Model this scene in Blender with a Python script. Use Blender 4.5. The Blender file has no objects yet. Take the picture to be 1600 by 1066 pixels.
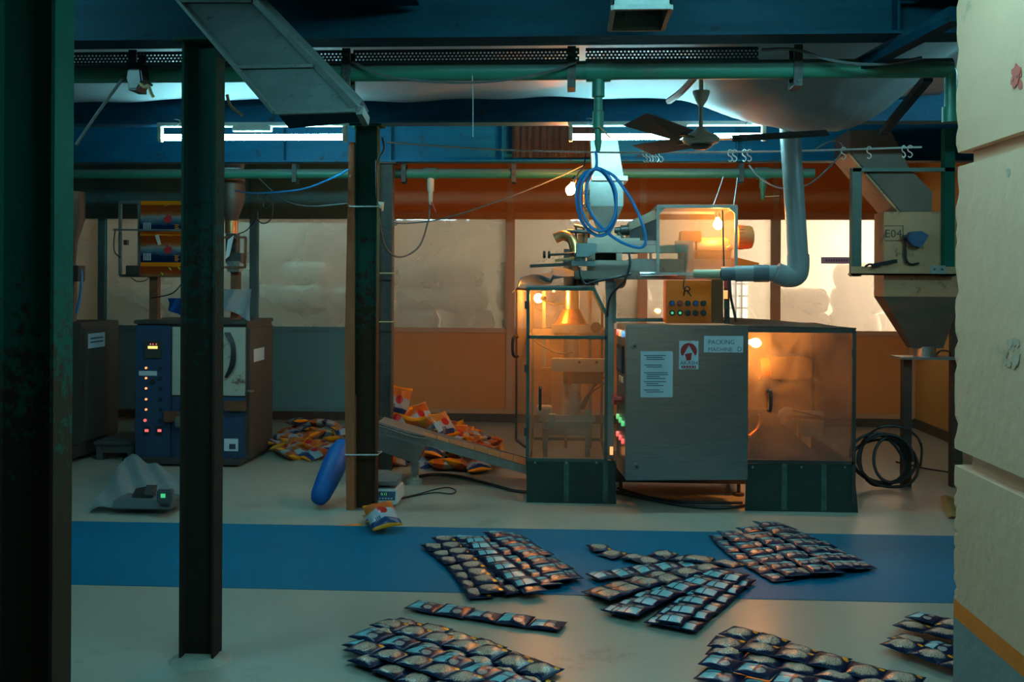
import bpy, bmesh, math, random
from mathutils import Vector as V, Matrix as M, Euler
random.seed(7)
SC = bpy.context.scene
COL = SC.collection
# ------------------------------------------------------------------ camera
FPX, HOR, CZ = 1555.6, 440.0, 1.4          # focal length in pixels, horizon row, eye height
cam_d = bpy.data.cameras.new('camera'); cam = bpy.data.objects.new('camera', cam_d); COL.objects.link(cam)
cam_d.sensor_width = 36.0; cam_d.lens = 36.0 * FPX / 1600.0
cam_d.shift_y = (HOR - 533.0) / 1600.0; cam_d.clip_start = 0.05
CM = M.Rotation(math.radians(3.3), 4, 'Z') @ M.Rotation(math.pi / 2, 4, 'X') @ M.Rotation(math.radians(0.3), 4, 'Z')
cam.matrix_world = M.Translation((0, 0, CZ)) @ CM
SC.camera = cam
# ------------------------------------------------------------------ world and exposure
W = bpy.data.worlds.new('world'); SC.world = W; W.use_nodes = True
W.node_tree.nodes['Background'].inputs[0].default_value = (0.30, 0.62, 0.66, 1)
W.node_tree.nodes['Background'].inputs[1].default_value = 0.05
SC.view_settings.view_transform = 'Standard'; SC.view_settings.look = 'None'
SC.view_settings.gamma = 1.0; SC.view_settings.use_curve_mapping = False
SC.view_settings.exposure = 0.0
TUBE_L, BULB_L, DAY_L = 95.0, 620.0, 33.0      # lamp strengths
# ------------------------------------------------------------------ survey helpers: photograph column/row at a known distance -> place in the room
def ray(px, py):
    return (CM.to_3x3() @ V(((px - 800) / FPX, (HOR - py) / FPX, -1.0)))
def at(px, py, Y):
    d = ray(px, py); return V((0, 0, CZ)) + d * (Y / d.y)
def atz(px, py, z=0.0):
    d = ray(px, py); return V((0, 0, CZ)) + d * ((z - CZ) / d.z)
def atx(px, py, X):
    d = ray(px, py); return V((0, 0, CZ)) + d * (X / d.x)
# ------------------------------------------------------------------ materials
MATS = {}
def _n(nt, t, **kw):
    n = nt.nodes.new(t)
    for k, v in kw.items(): setattr(n, k, v)
    return n
def pm(name, c1, c2=None, scale=8.0, rough=0.6, metal=0.0, bump=0.0, bscale=None, sharp=0.5, detail=6, spec=0.5, stretch=(1, 1, 1), rust=None, emis=None, es=0.0, rust_lo=None, dust=None):
    if name in MATS: return MATS[name]
    m = bpy.data.materials.new(name); MATS[name] = m; m.use_nodes = True
    nt = m.node_tree; b = nt.nodes['Principled BSDF']; L = nt.links.new
    b.inputs['Roughness'].default_value = rough; b.inputs['Metallic'].default_value = metal
    b.inputs['Specular IOR Level'].default_value = spec
    c1 = (*c1, 1)
    if c2 is None and rust is None:
        b.inputs['Base Color'].default_value = c1
    else:
        tc = _n(nt, 'ShaderNodeTexCoord'); mp = _n(nt, 'ShaderNodeMapping'); mp.inputs['Scale'].default_value = stretch
        L(tc.outputs['Object'], mp.inputs['Vector'])
        nz = _n(nt, 'ShaderNodeTexNoise'); nz.inputs['Scale'].default_value = scale; nz.inputs['Detail'].default_value = detail; nz.inputs['Roughness'].default_value = 0.65
        L(mp.outputs[0], nz.inputs['Vector'])
        rp = _n(nt, 'ShaderNodeValToRGB'); e = rp.color_ramp.elements
        e[0].position = 0.5 - 0.3 * (1 - sharp) - 0.02; e[1].position = 0.5 + 0.3 * (1 - sharp) + 0.02
        e[0].color = c1; e[1].color = (*(c2 or c1[:3]), 1)
        L(nz.outputs['Fac'], rp.inputs[0]); out = rp.outputs[0]
        if rust is not None:
            col, amount = rust[0], rust[1]
            n2 = _n(nt, 'ShaderNodeTexNoise'); n2.inputs['Scale'].default_value = rust[2] if len(rust) > 2 else 14; n2.inputs['Detail'].default_value = 8; n2.inputs['Roughness'].default_value = 0.75
            L(tc.outputs['Object'], n2.inputs['Vector'])
            fac = n2.outputs['Fac']
            if rust_lo is not None:     # the paint is worn off towards the foot (height above the foot in metres)
                sp = _n(nt, 'ShaderNodeSeparateXYZ'); L(tc.outputs['Object'], sp.inputs[0])
                mr = _n(nt, 'ShaderNodeMapRange'); mr.inputs[1].default_value = rust_lo[0]; mr.inputs[2].default_value = rust_lo[1]; mr.inputs[3].default_value = 0.28; mr.inputs[4].default_value = -0.12
                L(sp.outputs['Z'], mr.inputs[0])
                ad = _n(nt, 'ShaderNodeMath', operation='ADD'); L(fac, ad.inputs[0]); L(mr.outputs[0], ad.inputs[1]); fac = ad.outputs[0]
            r2 = _n(nt, 'ShaderNodeValToRGB'); r2.color_ramp.elements[0].position = 0.62 - amount * 0.3; r2.color_ramp.elements[1].position = 0.72 - amount * 0.3
            L(fac, r2.inputs[0])
            mx = _n(nt, 'ShaderNodeMix', data_type='RGBA'); L(r2.outputs[0], mx.inputs[0]); L(out, mx.inputs[6]); mx.inputs[7].default_value = (*col, 1); out = mx.outputs[2]
        if dust is not None:       # dust that has settled on what faces up
            ge = _n(nt, 'ShaderNodeNewGeometry'); sz = _n(nt, 'ShaderNodeSeparateXYZ'); L(ge.outputs['True Normal'], sz.inputs[0])
            md = _n(nt, 'ShaderNodeMapRange'); md.inputs[1].default_value = 0.0; md.inputs[2].default_value = 0.5; md.inputs[3].default_value = 0.0; md.inputs[4].default_value = 0.8; L(sz.outputs['Z'], md.inputs[0])
            m3 = _n(nt, 'ShaderNodeMix', data_type='RGBA'); L(md.outputs[0], m3.inputs[0]); L(out, m3.inputs[6]); m3.inputs[7].default_value = (*dust, 1); out = m3.outputs[2]
        L(out, b.inputs['Base Color'])
    if bump:
        tc2 = _n(nt, 'ShaderNodeTexCoord'); n3 = _n(nt, 'ShaderNodeTexNoise'); n3.inputs['Scale'].default_value = bscale or scale * 3; n3.inputs['Detail'].default_value = 8
        L(tc2.outputs['Object'], n3.inputs['Vector'])
        bp = _n(nt, 'ShaderNodeBump'); bp.inputs['Strength'].default_value = bump; bp.inputs['Distance'].default_value = 0.02
        L(n3.outputs['Fac'], bp.inputs['Height']); L(bp.outputs[0], b.inputs['Normal'])
    if emis:
        b.inputs['Emission Color'].default_value = (*emis, 1); b.inputs['Emission Strength'].default_value = es
    return m
def clear(name, tint=(0.9, 0.9, 0.88), haze=0.15, hcol=(0.5, 0.5, 0.48), gloss=0.08, rough=0.04, scale=6, patch=1.0, sharp=0.3, trans=False):
    """a see-through sheet (glass, acrylic, film) with dust on it"""
    m = bpy.data.materials.new(name); MATS[name] = m; m.use_nodes = True
    nt = m.node_tree; L = nt.links.new; nt.nodes.remove(nt.nodes['Principled BSDF']); o = nt.nodes['Material Output']
    tr = _n(nt, 'ShaderNodeBsdfTransparent'); tr.inputs[0].default_value = (*tint, 1)
    df = _n(nt, 'ShaderNodeBsdfTranslucent' if trans else 'ShaderNodeBsdfDiffuse'); df.inputs[0].default_value = (*hcol, 1)
    tc = _n(nt, 'ShaderNodeTexCoord'); nz = _n(nt, 'ShaderNodeTexNoise'); nz.inputs['Scale'].default_value = scale; nz.inputs['Detail'].default_value = 8; nz.inputs['Distortion'].default_value = 0.6
    L(tc.outputs['Object'], nz.inputs['Vector'])
    mr = _n(nt, 'ShaderNodeMapRange'); mr.inputs[1].default_value = 0.3; mr.inputs[2].default_value = 0.7; mr.inputs[3].default_value = haze * (1 - sharp * patch); mr.inputs[4].default_value = haze * (1 + sharp * patch)
    L(nz.outputs['Fac'], mr.inputs[0])
    m1 = _n(nt, 'ShaderNodeMixShader'); L(mr.outputs[0], m1.inputs[0]); L(tr.outputs[0], m1.inputs[1]); L(df.outputs[0], m1.inputs[2])
    gl = _n(nt, 'ShaderNodeBsdfGlossy'); gl.inputs['Roughness'].default_value = rough; gl.inputs[0].default_value = (1, 1, 1, 1)
    m2 = _n(nt, 'ShaderNodeMixShader'); m2.inputs[0].default_value = gloss; L(m1.outputs[0], m2.inputs[1]); L(gl.outputs[0], m2.inputs[2])
    L(m2.outputs[0], o.inputs[0]); return m
def glow(name, col, s, base=(0.8, 0.8, 0.8)):
    return pm(name, base, emis=col, es=s, rough=0.4)

RUST = (0.055, 0.028, 0.014)
green_steel = pm('green_steel', (0.012, 0.075, 0.055), (0.02, 0.10, 0.075), 5, 0.85, 0, 0.15, 40, rust=(RUST, 0.35, 22), rust_lo=(0.6, 2.0), spec=0.15)
green_near = pm('green_near', (0.005, 0.07, 0.048), (0.008, 0.09, 0.062), 5, 0.9, 0, 0.15, 40, rust=((0.04, 0.024, 0.014), 0.3, 30), rust_lo=(0.75, 1.6), spec=0.15)
dark_steel = pm('dark_steel', (0.030, 0.026, 0.018), (0.045, 0.036, 0.024), 7, 0.6, 0, 0.2, 60, rust=((0.07, 0.045, 0.028), 0.3, 40))
mid_steel = pm('mid_steel', (0.010, 0.045, 0.037), (0.016, 0.055, 0.043), 6, 0.9, 0, 0.2, 45, rust=((0.03, 0.022, 0.015), 0.35, 30), rust_lo=(0.7, 2.1), spec=0.12)
brown_steel = pm('brown_steel', (0.03, 0.02, 0.013), (0.06, 0.035, 0.02), 12, 0.6, 0, 0.2, 50)
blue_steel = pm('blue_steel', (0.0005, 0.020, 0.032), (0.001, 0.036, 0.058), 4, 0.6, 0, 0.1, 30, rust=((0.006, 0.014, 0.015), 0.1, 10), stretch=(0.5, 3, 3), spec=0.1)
blue_lit = pm('blue_steel_lit', (0.001, 0.085, 0.17), (0.002, 0.12, 0.22), 4, 0.5, 0, 0.1, 30, rust=((0.03, 0.04, 0.04), 0.18, 9), stretch=(0.5, 3, 3), spec=0.2)  # brighter copy of blue_steel; tube light on the beams put in the colour
deck_mat = pm('deck_blue', (0.010, 0.055, 0.09), (0.016, 0.08, 0.12), 3, 0.6, rust=((0.05, 0.04, 0.03), 0.15, 4), stretch=(0.4, 1, 1))
dusty_steel = pm('dusty_steel', (0.10, 0.13, 0.12), (0.16, 0.18, 0.16), 9, 0.6, 0.2, 0.2, 60, rust=((0.05, 0.04, 0.03), 0.12, 30))
duct_steel = pm('duct_steel', (0.15, 0.18, 0.165), (0.10, 0.125, 0.115), 9, 0.6, 0.3, 0.15, 60, rust=((0.03, 0.03, 0.025), 0.08, 25))
pipe_green = pm('pipe_green', (0.022, 0.16, 0.10), (0.03, 0.20, 0.13), 3, 0.42, rust=((0.10, 0.13, 0.11), 0.12, 5), stretch=(0.3, 1, 1), dust=(0.17, 0.19, 0.17))
strap_mat = pm('strap_metal', (0.09, 0.10, 0.09), (0.03, 0.03, 0.03), 40, 0.6, 0.4)
pvc_grey = pm('pvc_grey', (0.22, 0.22, 0.215), (0.26, 0.26, 0.25), 4, 0.4)
pvc_dark = pm('pvc_dark', (0.10, 0.11, 0.12), (0.13, 0.14, 0.15), 6, 0.45)
pvc_cream = pm('pvc_cream', (0.45, 0.40, 0.22), (0.5, 0.45, 0.28), 6, 0.45)
floor_mat = pm('floor_epoxy', (0.30, 0.285, 0.225), (0.36, 0.335, 0.265), 1.6, 0.33, 0, 0.03, 20, sharp=0.0, detail=8, rust=((0.24, 0.225, 0.175), 0.12, 3.0))
floor_blue = pm('floor_blue_paint', (0.0, 0.115, 0.20), (0.0, 0.135, 0.24), 2.2, 0.45, 0, 0.03, 25, sharp=0.0, rust=((0.005, 0.15, 0.23), 0.1, 4.0), stretch=(0.4, 1, 1), spec=0.12)
yellow_paint = pm('yellow_paint', (0.75, 0.22, 0.01), (0.6, 0.18, 0.02), 14, 0.55)
wall_panel = pm('wall_panel_teal_grey', (0.11, 0.29, 0.30), (0.13, 0.32, 0.33), 2, 0.45, 0, sharp=0.0)
wall_tan = pm('wall_panel_tan', (0.56, 0.20, 0.05), (0.60, 0.22, 0.06), 2, 0.45, 0, sharp=0.0)
wall_rail = pm('partition_rail_teal', (0.13, 0.27, 0.29), (0.16, 0.31, 0.33), 5, 0.4, 0.2)
rail_tan = pm('partition_rail_tan', (0.50, 0.26, 0.14), (0.54, 0.29, 0.16), 5, 0.4, 0.1)
skirting_mat = pm('dark_skirting', (0.05, 0.04, 0.03), (0.08, 0.06, 0.045), 6, 0.6)
ochre_wall = pm('ochre_wall', (0.42, 0.22, 0.05), (0.48, 0.26, 0.07), 2.5, 0.7, 0, 0.1, 10)
concrete = pm('painted_concrete', (0.74, 0.39, 0.235), (0.64, 0.335, 0.20), 2.2, 0.75, 0, 0.25, 14, sharp=0.0, rust=((0.33, 0.25, 0.14), 0.02, 3.2))
concrete_grey = pm('grey_painted_concrete', (0.17, 0.19, 0.18), (0.21, 0.23, 0.21), 3, 0.7, 0, 0.25, 14)
concrete_orange = pm('orange_stripe_paint', (0.85, 0.17, 0.004), (0.75, 0.15, 0.004), 5, 0.65, 0, 0.2, 14)
red_stain = pm('red_stain', (0.62, 0.10, 0.07), (0.5, 0.09, 0.06), 30, 0.8)
dark_stain = pm('dark_stain', (0.42, 0.28, 0.19), (0.55, 0.36, 0.24), 30, 0.8)
inox = pm('stainless_steel', (0.40, 0.40, 0.36), (0.50, 0.49, 0.45), 30, 0.32, 1.0, 0, stretch=(0.15, 1, 3))
inox_dull = pm('dull_steel', (0.30, 0.29, 0.26), (0.38, 0.37, 0.33), 14, 0.42, 0.9, rust=((0.10, 0.07, 0.045), 0.08, 12))
galvan = pm('galvanised_sheet', (0.24, 0.25, 0.23), (0.33, 0.34, 0.31), 10, 0.4, 0.75)
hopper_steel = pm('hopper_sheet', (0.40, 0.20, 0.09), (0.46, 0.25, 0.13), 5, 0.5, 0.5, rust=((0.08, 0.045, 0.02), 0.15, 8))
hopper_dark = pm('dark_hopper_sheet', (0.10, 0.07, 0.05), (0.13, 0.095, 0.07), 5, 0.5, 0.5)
machine_teal = pm('machine_paint_teal', (0.16, 0.22, 0.215), (0.19, 0.25, 0.24), 6, 0.4)
machine_grey = pm('machine_paint_grey', (0.29, 0.27, 0.21), (0.34, 0.31, 0.25), 9, 0.45, rust=((0.12, 0.09, 0.05), 0.04, 20))
frame_green = pm('frame_green', (0.04, 0.085, 0.068), (0.06, 0.11, 0.088), 8, 0.45, 0.2)
skirt_green = pm('skirt_green_rubber', (0.004, 0.026, 0.018), (0.008, 0.036, 0.026), 6, 0.6, 0, 0.1, 12)
seam_pale = pm('worn_seam', (0.06, 0.12, 0.10), (0.02, 0.06, 0.05), 18, 0.6)
black_rub = pm('black_rubber', (0.012, 0.012, 0.012), None, rough=0.5)
black_plastic = pm('black_plastic', (0.02, 0.02, 0.022), (0.03, 0.03, 0.03), 20, 0.35)
blue_hose = pm('blue_hose', (0.01, 0.17, 0.42), None, rough=0.35)
blue_sack = pm('blue_plastic', (0.003, 0.085, 0.30), (0.005, 0.10, 0.36), 5, 0.5, 0, 0.35, 9, spec=0.3)
plain_orange = pm('plain_orange', (0.95, 0.145, 0.004), (0.85, 0.12, 0.003), 5, 0.3)  # even orange for the switch box and outlet cone
motor_paint = pm('motor_ochre', (0.55, 0.18, 0.04), (0.46, 0.15, 0.03), 9, 0.5)
motor_brown = pm('motor_housing', (0.22, 0.18, 0.13), (0.17, 0.14, 0.10), 8, 0.45, 0.3)
navy_cab = pm('navy_cabinet', (0.016, 0.040, 0.085), (0.022, 0.052, 0.105), 6, 0.45)
grey_cab = pm('grey_cabinet', (0.055, 0.05, 0.042), (0.075, 0.067, 0.055), 5, 0.5, 0.3)
rusty_cream = pm('rusty_cream_panel', (0.34, 0.33, 0.26), (0.40, 0.38, 0.3), 6, 0.55, 0, 0.1, rust=((0.10, 0.05, 0.025), 0.2, 9))
dark_metal = pm('dark_metal', (0.05, 0.045, 0.04), (0.08, 0.07, 0.06), 12, 0.5, 0.4)
rust_pole = pm('rusty_pole', (0.17, 0.055, 0.02), (0.10, 0.035, 0.015), 15, 0.7)
brass = pm('warm_metal', (0.55, 0.26, 0.10), (0.40, 0.17, 0.07), 25, 0.35, 0.8)
wood = pm('raw_wood', (0.50, 0.135, 0.04), (0.38, 0.10, 0.028), 6, 0.7, 0, 0.2, 40, stretch=(6, 6, 0.5))
dark_wood = pm('dark_wood', (0.06, 0.05, 0.042), (0.09, 0.075, 0.06), 7, 0.65, stretch=(1, 6, 6))
paper = pm('paper_white', (0.50, 0.56, 0.58), (0.55, 0.60, 0.62), 12, 0.7)
paper_lilac = pm('lilac_sticker', (0.55, 0.42, 0.62), (0.60, 0.46, 0.68), 12, 0.6)
ink = pm('ink', (0.04, 0.05, 0.08), None, rough=0.7)
ink_blue = pm('ink_blue', (0.06, 0.09, 0.16), None, rough=0.7)
logo_red = pm('logo_red', (0.42, 0.02, 0.025), None, rough=0.5)
white_plastic = pm('white_plastic', (0.62, 0.62, 0.58), (0.55, 0.55, 0.5), 8, 0.4)
cream_plastic = pm('cream_plastic', (0.55, 0.50, 0.38), (0.48, 0.43, 0.33), 8, 0.45)
belt_cream = pm('belt_cream', (0.92, 0.28, 0.10), (0.80, 0.24, 0.085), 12, 0.5)
tarp_mat = pm('white_tarpaulin', (0.62, 0.66, 0.66), (0.55, 0.58, 0.58), 2, 0.5, 0, 0.2, 5, sharp=0.0)
cloth_mat = pm('polythene_sheet', (0.50, 0.53, 0.53), (0.42, 0.45, 0.45), 4, 0.4, 0, 0.3, 12)
sack_mat = pm('white_sack', (0.60, 0.55, 0.46), (0.52, 0.48, 0.40), 3, 0.6, 0, 0.35, 7)
store_wall = pm('store_wall', (0.48, 0.44, 0.36), (0.42, 0.38, 0.31), 1.5, 0.7)
rope_mat = pm('pale_rope', (0.55, 0.55, 0.5), (0.4, 0.4, 0.36), 60, 0.8)
twine = pm('twine', (0.42, 0.30, 0.14), None, rough=0.8)
cable_grey = pm('grey_cable', (0.09, 0.10, 0.10), None, rough=0.6)
hook_white = pm('hook_white', (0.7, 0.7, 0.64), None, rough=0.5)
red_plastic = pm('red_plastic', (0.40, 0.03, 0.02), None, rough=0.4)
blue_button = pm('blue_button', (0.02, 0.07, 0.22), None, rough=0.4)
blue_box = pm('blue_switch_box', (0.015, 0.05, 0.12), (0.02, 0.07, 0.15), 10, 0.5)
led_orange = glow('led_orange', (1.0, 0.28, 0.03), 1.6)
led_red = glow('led_red', (1.0, 0.03, 0.02), 0.9)
led_green = glow('led_green', (0.05, 1.0, 0.2), 0.5)
led_blue = glow('led_blue', (0.1, 0.5, 1.0), 0.6)
led_yellow = glow('led_yellow', (1.0, 0.7, 0.05), 1.2)
tube_glow = glow('tube_glow', (0.31, 0.88, 1.0), TUBE_L, (0.9, 0.9, 0.9))
bulb_glow = glow('bulb_glow', (1.0, 0.33, 0.05), BULB_L, (0.9, 0.8, 0.6))
day_glow = glow('daylight_pane', (1.0, 0.88, 0.72), DAY_L, (0.9, 0.9, 0.9))
day_cool = glow('daylight_pane_cool', (0.75, 0.93, 1.0), 1.3, (0.9, 0.9, 0.9))
glass_win = clear('dusty_window_glass', (0.92, 0.90, 0.86), 0.41, (0.60, 0.55, 0.48), 0.07, 0.02, 1.6, sharp=0.2, trans=True)
acrylic = clear('clear_acrylic', (0.92, 0.9, 0.86), 0.11, (0.6, 0.55, 0.48), 0.06, 0.05, 7, trans=True)
acrylic_haze = clear('scratched_acrylic', (0.86, 0.84, 0.82), 0.10, (0.55, 0.50, 0.50), 0.12, 0.16, 5, sharp=0.9, trans=True)
film_clear = clear('clear_film', (0.85, 0.85, 0.85), 0.3, (0.6, 0.6, 0.6), 0.2, 0.15, 20, sharp=0.9)
# ------------------------------------------------------------------ mesh helpers
class B:
    def __init__(s): s.bm = bmesh.new()
    def face(s, pts):
        vs = [s.bm.verts.new(p) for p in pts]; return s.bm.faces.new(vs)
    def box(s, a, b):
        x0, x1 = sorted((a[0], b[0])); y0, y1 = sorted((a[1], b[1])); z0, z1 = sorted((a[2], b[2]))
        return s.prism([(x0, y0, z0), (x1, y0, z0), (x1, y0, z1), (x0, y0, z1)], (0, y1 - y0, 0))
    def pb(s, l, t, r, b, Y, d):               # box whose front stands at distance Y, seen between columns l..r and rows t..b
        p, q = at(l, b, Y), at(r, t, Y); return s.box((p.x, Y, p.z), (q.x, Y + d, q.z))
    def bar(s, p0, p1, w, h=None, up=(0, 0, 1)):  # rectangular bar from p0 to p1
        p0, p1 = V(p0), V(p1); d = (p1 - p0).normalized(); u = V(up)
        if abs(d.dot(u)) > 0.95: u = V((0, 1, 0))
        x = d.cross(u).normalized(); y = x.cross(d); h = h or w
        q = [p0 + x * a * w / 2 + y * c * h / 2 for a, c in ((-1, -1), (1, -1), (1, 1), (-1, 1))]
        return s.prism(q, p1 - p0)
    def prism(s, pts, vec):
        vec = V(vec); a = [s.bm.verts.new(V(p)) for p in pts]; b = [s.bm.verts.new(V(p) + vec) for p in pts]; n = len(a)
        s.bm.faces.new(a); s.bm.faces.new(b[::-1])
        for i in range(n): s.bm.faces.new((a[i], b[i], b[(i + 1) % n], a[(i + 1) % n]))
        return s
    def loft(s, rings, caps=True):             # rings of equally many points
        R = [[s.bm.verts.new(V(p)) for p in r] for r in rings]; n = len(R[0])
        for a, b in zip(R, R[1:]):
            for i in range(n): s.bm.faces.new((a[i], a[(i + 1) % n], b[(i + 1) % n], b[i]))
        if caps:
            s.bm.faces.new(R[0][::-1]); s.bm.faces.new(R[-1])
        return s
    def ring(s, c, d, r, n):
        d = V(d).normalized(); u = V((0, 0, 1)) if abs(d.z) < 0.9 else V((1, 0, 0)); x = d.cross(u).normalized(); y = d.cross(x)
        return [V(c) + x * r * math.cos(2 * math.pi * i / n) + y * r * math.sin(2 * math.pi * i / n) for i in range(n)]
    def cyl(s, p0, p1, r, r2=None, n=16):
        p0, p1 = V(p0), V(p1); d = p1 - p0
        return s.loft([s.ring(p0, d, r, n), s.ring(p1, d, r if r2 is None else r2, n)])
    def turn(s, p0, p1, prof, n=16):           # turned shape along p0->p1, prof = (t, r)
        p0, p1 = V(p0), V(p1); d = p1 - p0
        return s.loft([s.ring(p0 + d * t, d, max(r, 1e-4), n) for t, r in prof])
    def tube(s, pts, r, n=6, sub=6, closed=False):
        P = [V(p) for p in pts]
        if sub > 1 and len(P) > 2:
            Q = []
            for i in range(len(P) - 1):
                a, b, c, d = P[max(i - 1, 0)], P[i], P[i + 1], P[min(i + 2, len(P) - 1)]
                for k in range(sub):
                    t = k / sub
                    Q.append(0.5 * ((2 * b) + (c - a) * t + (2 * a - 5 * b + 4 * c - d) * t * t + (3 * b - a - 3 * c + d) * t ** 3))
            Q.append(P[-1]); P = Q
        rings = []; nrm = None
        for i, p in enumerate(P):
            d = (P[min(i + 1, len(P) - 1)] - P[max(i - 1, 0)]).normalized()
            if nrm is None:
                u = V((0, 0, 1)) if abs(d.z) < 0.9 else V((1, 0, 0)); nrm = d.cross(u).normalized()
            nrm = (nrm - d * nrm.dot(d)).normalized(); y = d.cross(nrm)
            rings.append([p + nrm * r * math.cos(2 * math.pi * k / n) + y * r * math.sin(2 * math.pi * k / n) for k in range(n)])
        return s.loft(rings)
    def ball(s, c, r, u=14, v=8, squash=(1, 1, 1)):
        rings = []
        for j in range(v + 1):
            th = math.pi * (j + 0.001 if j == 0 else (j - 0.001 if j == v else j)) / v
            rings.append([V((c[0] + squash[0] * r * math.sin(th) * math.cos(2 * math.pi * i / u), c[1] + squash[1] * r * math.sin(th) * math.sin(2 * math.pi * i / u), c[2] - squash[2] * r * math.cos(th))) for i in range(u)])
        return s.loft(rings)
    def sheet(s, fn, nu, nv, th=0.0):           # surface fn(u,v) with real thickness th
        G = [[s.bm.verts.new(V(fn(i / nu, j / nv))) for i in range(nu + 1)] for j in range(nv + 1)]
        uv = s.bm.loops.layers.uv.verify(); fs = []
        for j in range(nv):
            for i in range(nu):
                f = s.bm.faces.new((G[j][i], G[j][i + 1], G[j + 1][i + 1], G[j + 1][i])); fs.append(f)
                for lp, (a, b) in zip(f.loops, ((i, j), (i + 1, j), (i + 1, j + 1), (i, j + 1))): lp[uv].uv = (a / nu, b / nv)
        if th: bmesh.ops.solidify(s.bm, geom=fs, thickness=th)
        return s
    def build(s, name, mat, parent=None, label=None, cat=None, group=None, kind=None, smooth=False, bevel=0.0, local=False, fix=True):
        bm = s.bm
        if fix: bmesh.ops.recalc_face_normals(bm, faces=bm.faces)
        if bevel:
            es = [e for e in bm.edges if len(e.link_faces) == 2 and e.calc_face_angle(0) > 0.6]
            bmesh.ops.bevel(bm, geom=es, offset=bevel, segments=2, affect='EDGES', clamp_overlap=True)
        off = V((0, 0, 0))
        if parent is not None:
            q = parent
            while q is not None: off += q.location; q = q.parent
        elif not local:
            xs = [v.co for v in bm.verts]
            off = V(((min(v.x for v in xs) + max(v.x for v in xs)) / 2, (min(v.y for v in xs) + max(v.y for v in xs)) / 2, min(v.z for v in xs)))
        for v in bm.verts: v.co -= off
        me = bpy.data.meshes.new(name); bm.to_mesh(me); bm.free(); me.materials.append(mat)
        if smooth:
            for p in me.polygons: p.use_smooth = True
            try: me.set_sharp_from_angle(angle=math.radians(40))
            except Exception: pass
        o = bpy.data.objects.new(name, me); COL.objects.link(o)
        if parent is not None: o.parent = parent
        else: o.location = off
        return tag(o, label, cat, group, kind)
def tag(o, label=None, cat=None, group=None, kind=None):
    if label: o['label'] = label
    if cat: o['category'] = cat
    if group: o['group'] = group
    if kind: o['kind'] = kind
    return o
def thing(name, label, cat, loc=(0, 0, 0), group=None, rz=0.0, kind=None):
    o = bpy.data.objects.new(name, None); COL.objects.link(o); o.location = loc; o.rotation_euler = (0, 0, rz); o.empty_display_size = 0.1
    return tag(o, label, cat, group, kind)
def copy_tree(o, parent=None):
    c = o.copy(); COL.objects.link(c); c.parent = parent
    for ch in list(o.children): copy_tree(ch, c)
    return c
def quick(shape, name, mat, parent=None, **kw):
    b = B(); shape(b); return b.build(name, mat, parent, **kw)
def lettering(s, name, mat, parent, origin, xdir, ydir, size, align='LEFT', th=0.0006):
    """flat print: letters laid on a surface at origin along xdir / ydir"""
    cu = bpy.data.curves.new(name, 'FONT'); cu.body = s; cu.size = size; cu.align_x = align; cu.resolution_u = 2
    t = bpy.data.objects.new('tmp', cu); COL.objects.link(t)
    me = bpy.data.meshes.new_from_object(t.evaluated_get(bpy.context.evaluated_depsgraph_get()))
    bpy.data.objects.remove(t); bpy.data.curves.remove(cu)
    x, y = V(xdir).normalized(), V(ydir).normalized(); z = x.cross(y)
    off = V((0, 0, 0)); q = parent
    while q is not None: off += q.location; q = q.parent
    mt = M((( x.x, y.x, z.x, 0), (x.y, y.y, z.y, 0), (x.z, y.z, z.z, 0), (0, 0, 0, 1)))
    me.transform(M.Translation(V(origin) + z * th - off) @ mt)
    me.materials.clear(); me.materials.append(mat)
    o = bpy.data.objects.new(name, me); COL.objects.link(o); o.parent = parent; return o
def jitter(a): return random.uniform(-a, a)
EX, EZ = V((1, 0, 0)), V((0, 0, 1))
# ================================================================== THE SETTING
XL, XR, YB = -7.5, 3.36, 9.9
quick(lambda b: b.box((-8, -3, -0.1), (6, 14.6, 0)), 'floor', floor_mat, kind='structure', label='pale grey green epoxy floor of the packing hall', cat='floor')
yn = (atz(110, 914).y, atz(1485, 943).y); yf = (atz(113, 815).y, atz(1485, 838).y)
def lin(p, q, X): return p[1] + (q[1] - p[1]) * (X - p[0]) / (q[0] - p[0])
xa, xb = (atz(110, 914).x, atz(1485, 943).x), (atz(113, 815).x, atz(1485, 838).x)
def near_y(X): return yn[0] + (yn[1] - yn[0]) * (X - xa[0]) / (xa[1] - xa[0])
def far_y(X): return yf[0] + (yf[1] - yf[0]) * (X - xb[0]) / (xb[1] - xb[0])
quick(lambda b: b.prism([(-8, near_y(-8), 0.0005), (4, near_y(4), 0.0005), (4, far_y(4), 0.0005), (-8, far_y(-8), 0.0005)], (0, 0, 0.0015)), 'painted_walkway', floor_blue, kind='structure', label='broad blue painted walkway band across the floor', cat='floor marking')
quick(lambda b: b.box((-8, -1, 2.62), (5, 9.95, 2.7)), 'ceiling', deck_mat, kind='structure', label='dark blue steel deck of the mezzanine above', cat='ceiling')
quick(lambda b: b.box((XL - 0.1, 2.0, 0), (XL, 9.95, 2.62)), 'wall_left', wall_panel, kind='structure', label='plain grey wall at the far left of the hall', cat='wall')
quick(lambda b: b.box((XR, 6.2, 0), (XR + 0.12, 9.95, 2.62)), 'wall_right', ochre_wall, kind='structure', label='ochre painted wall behind the big feed hopper', cat='wall')
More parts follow.
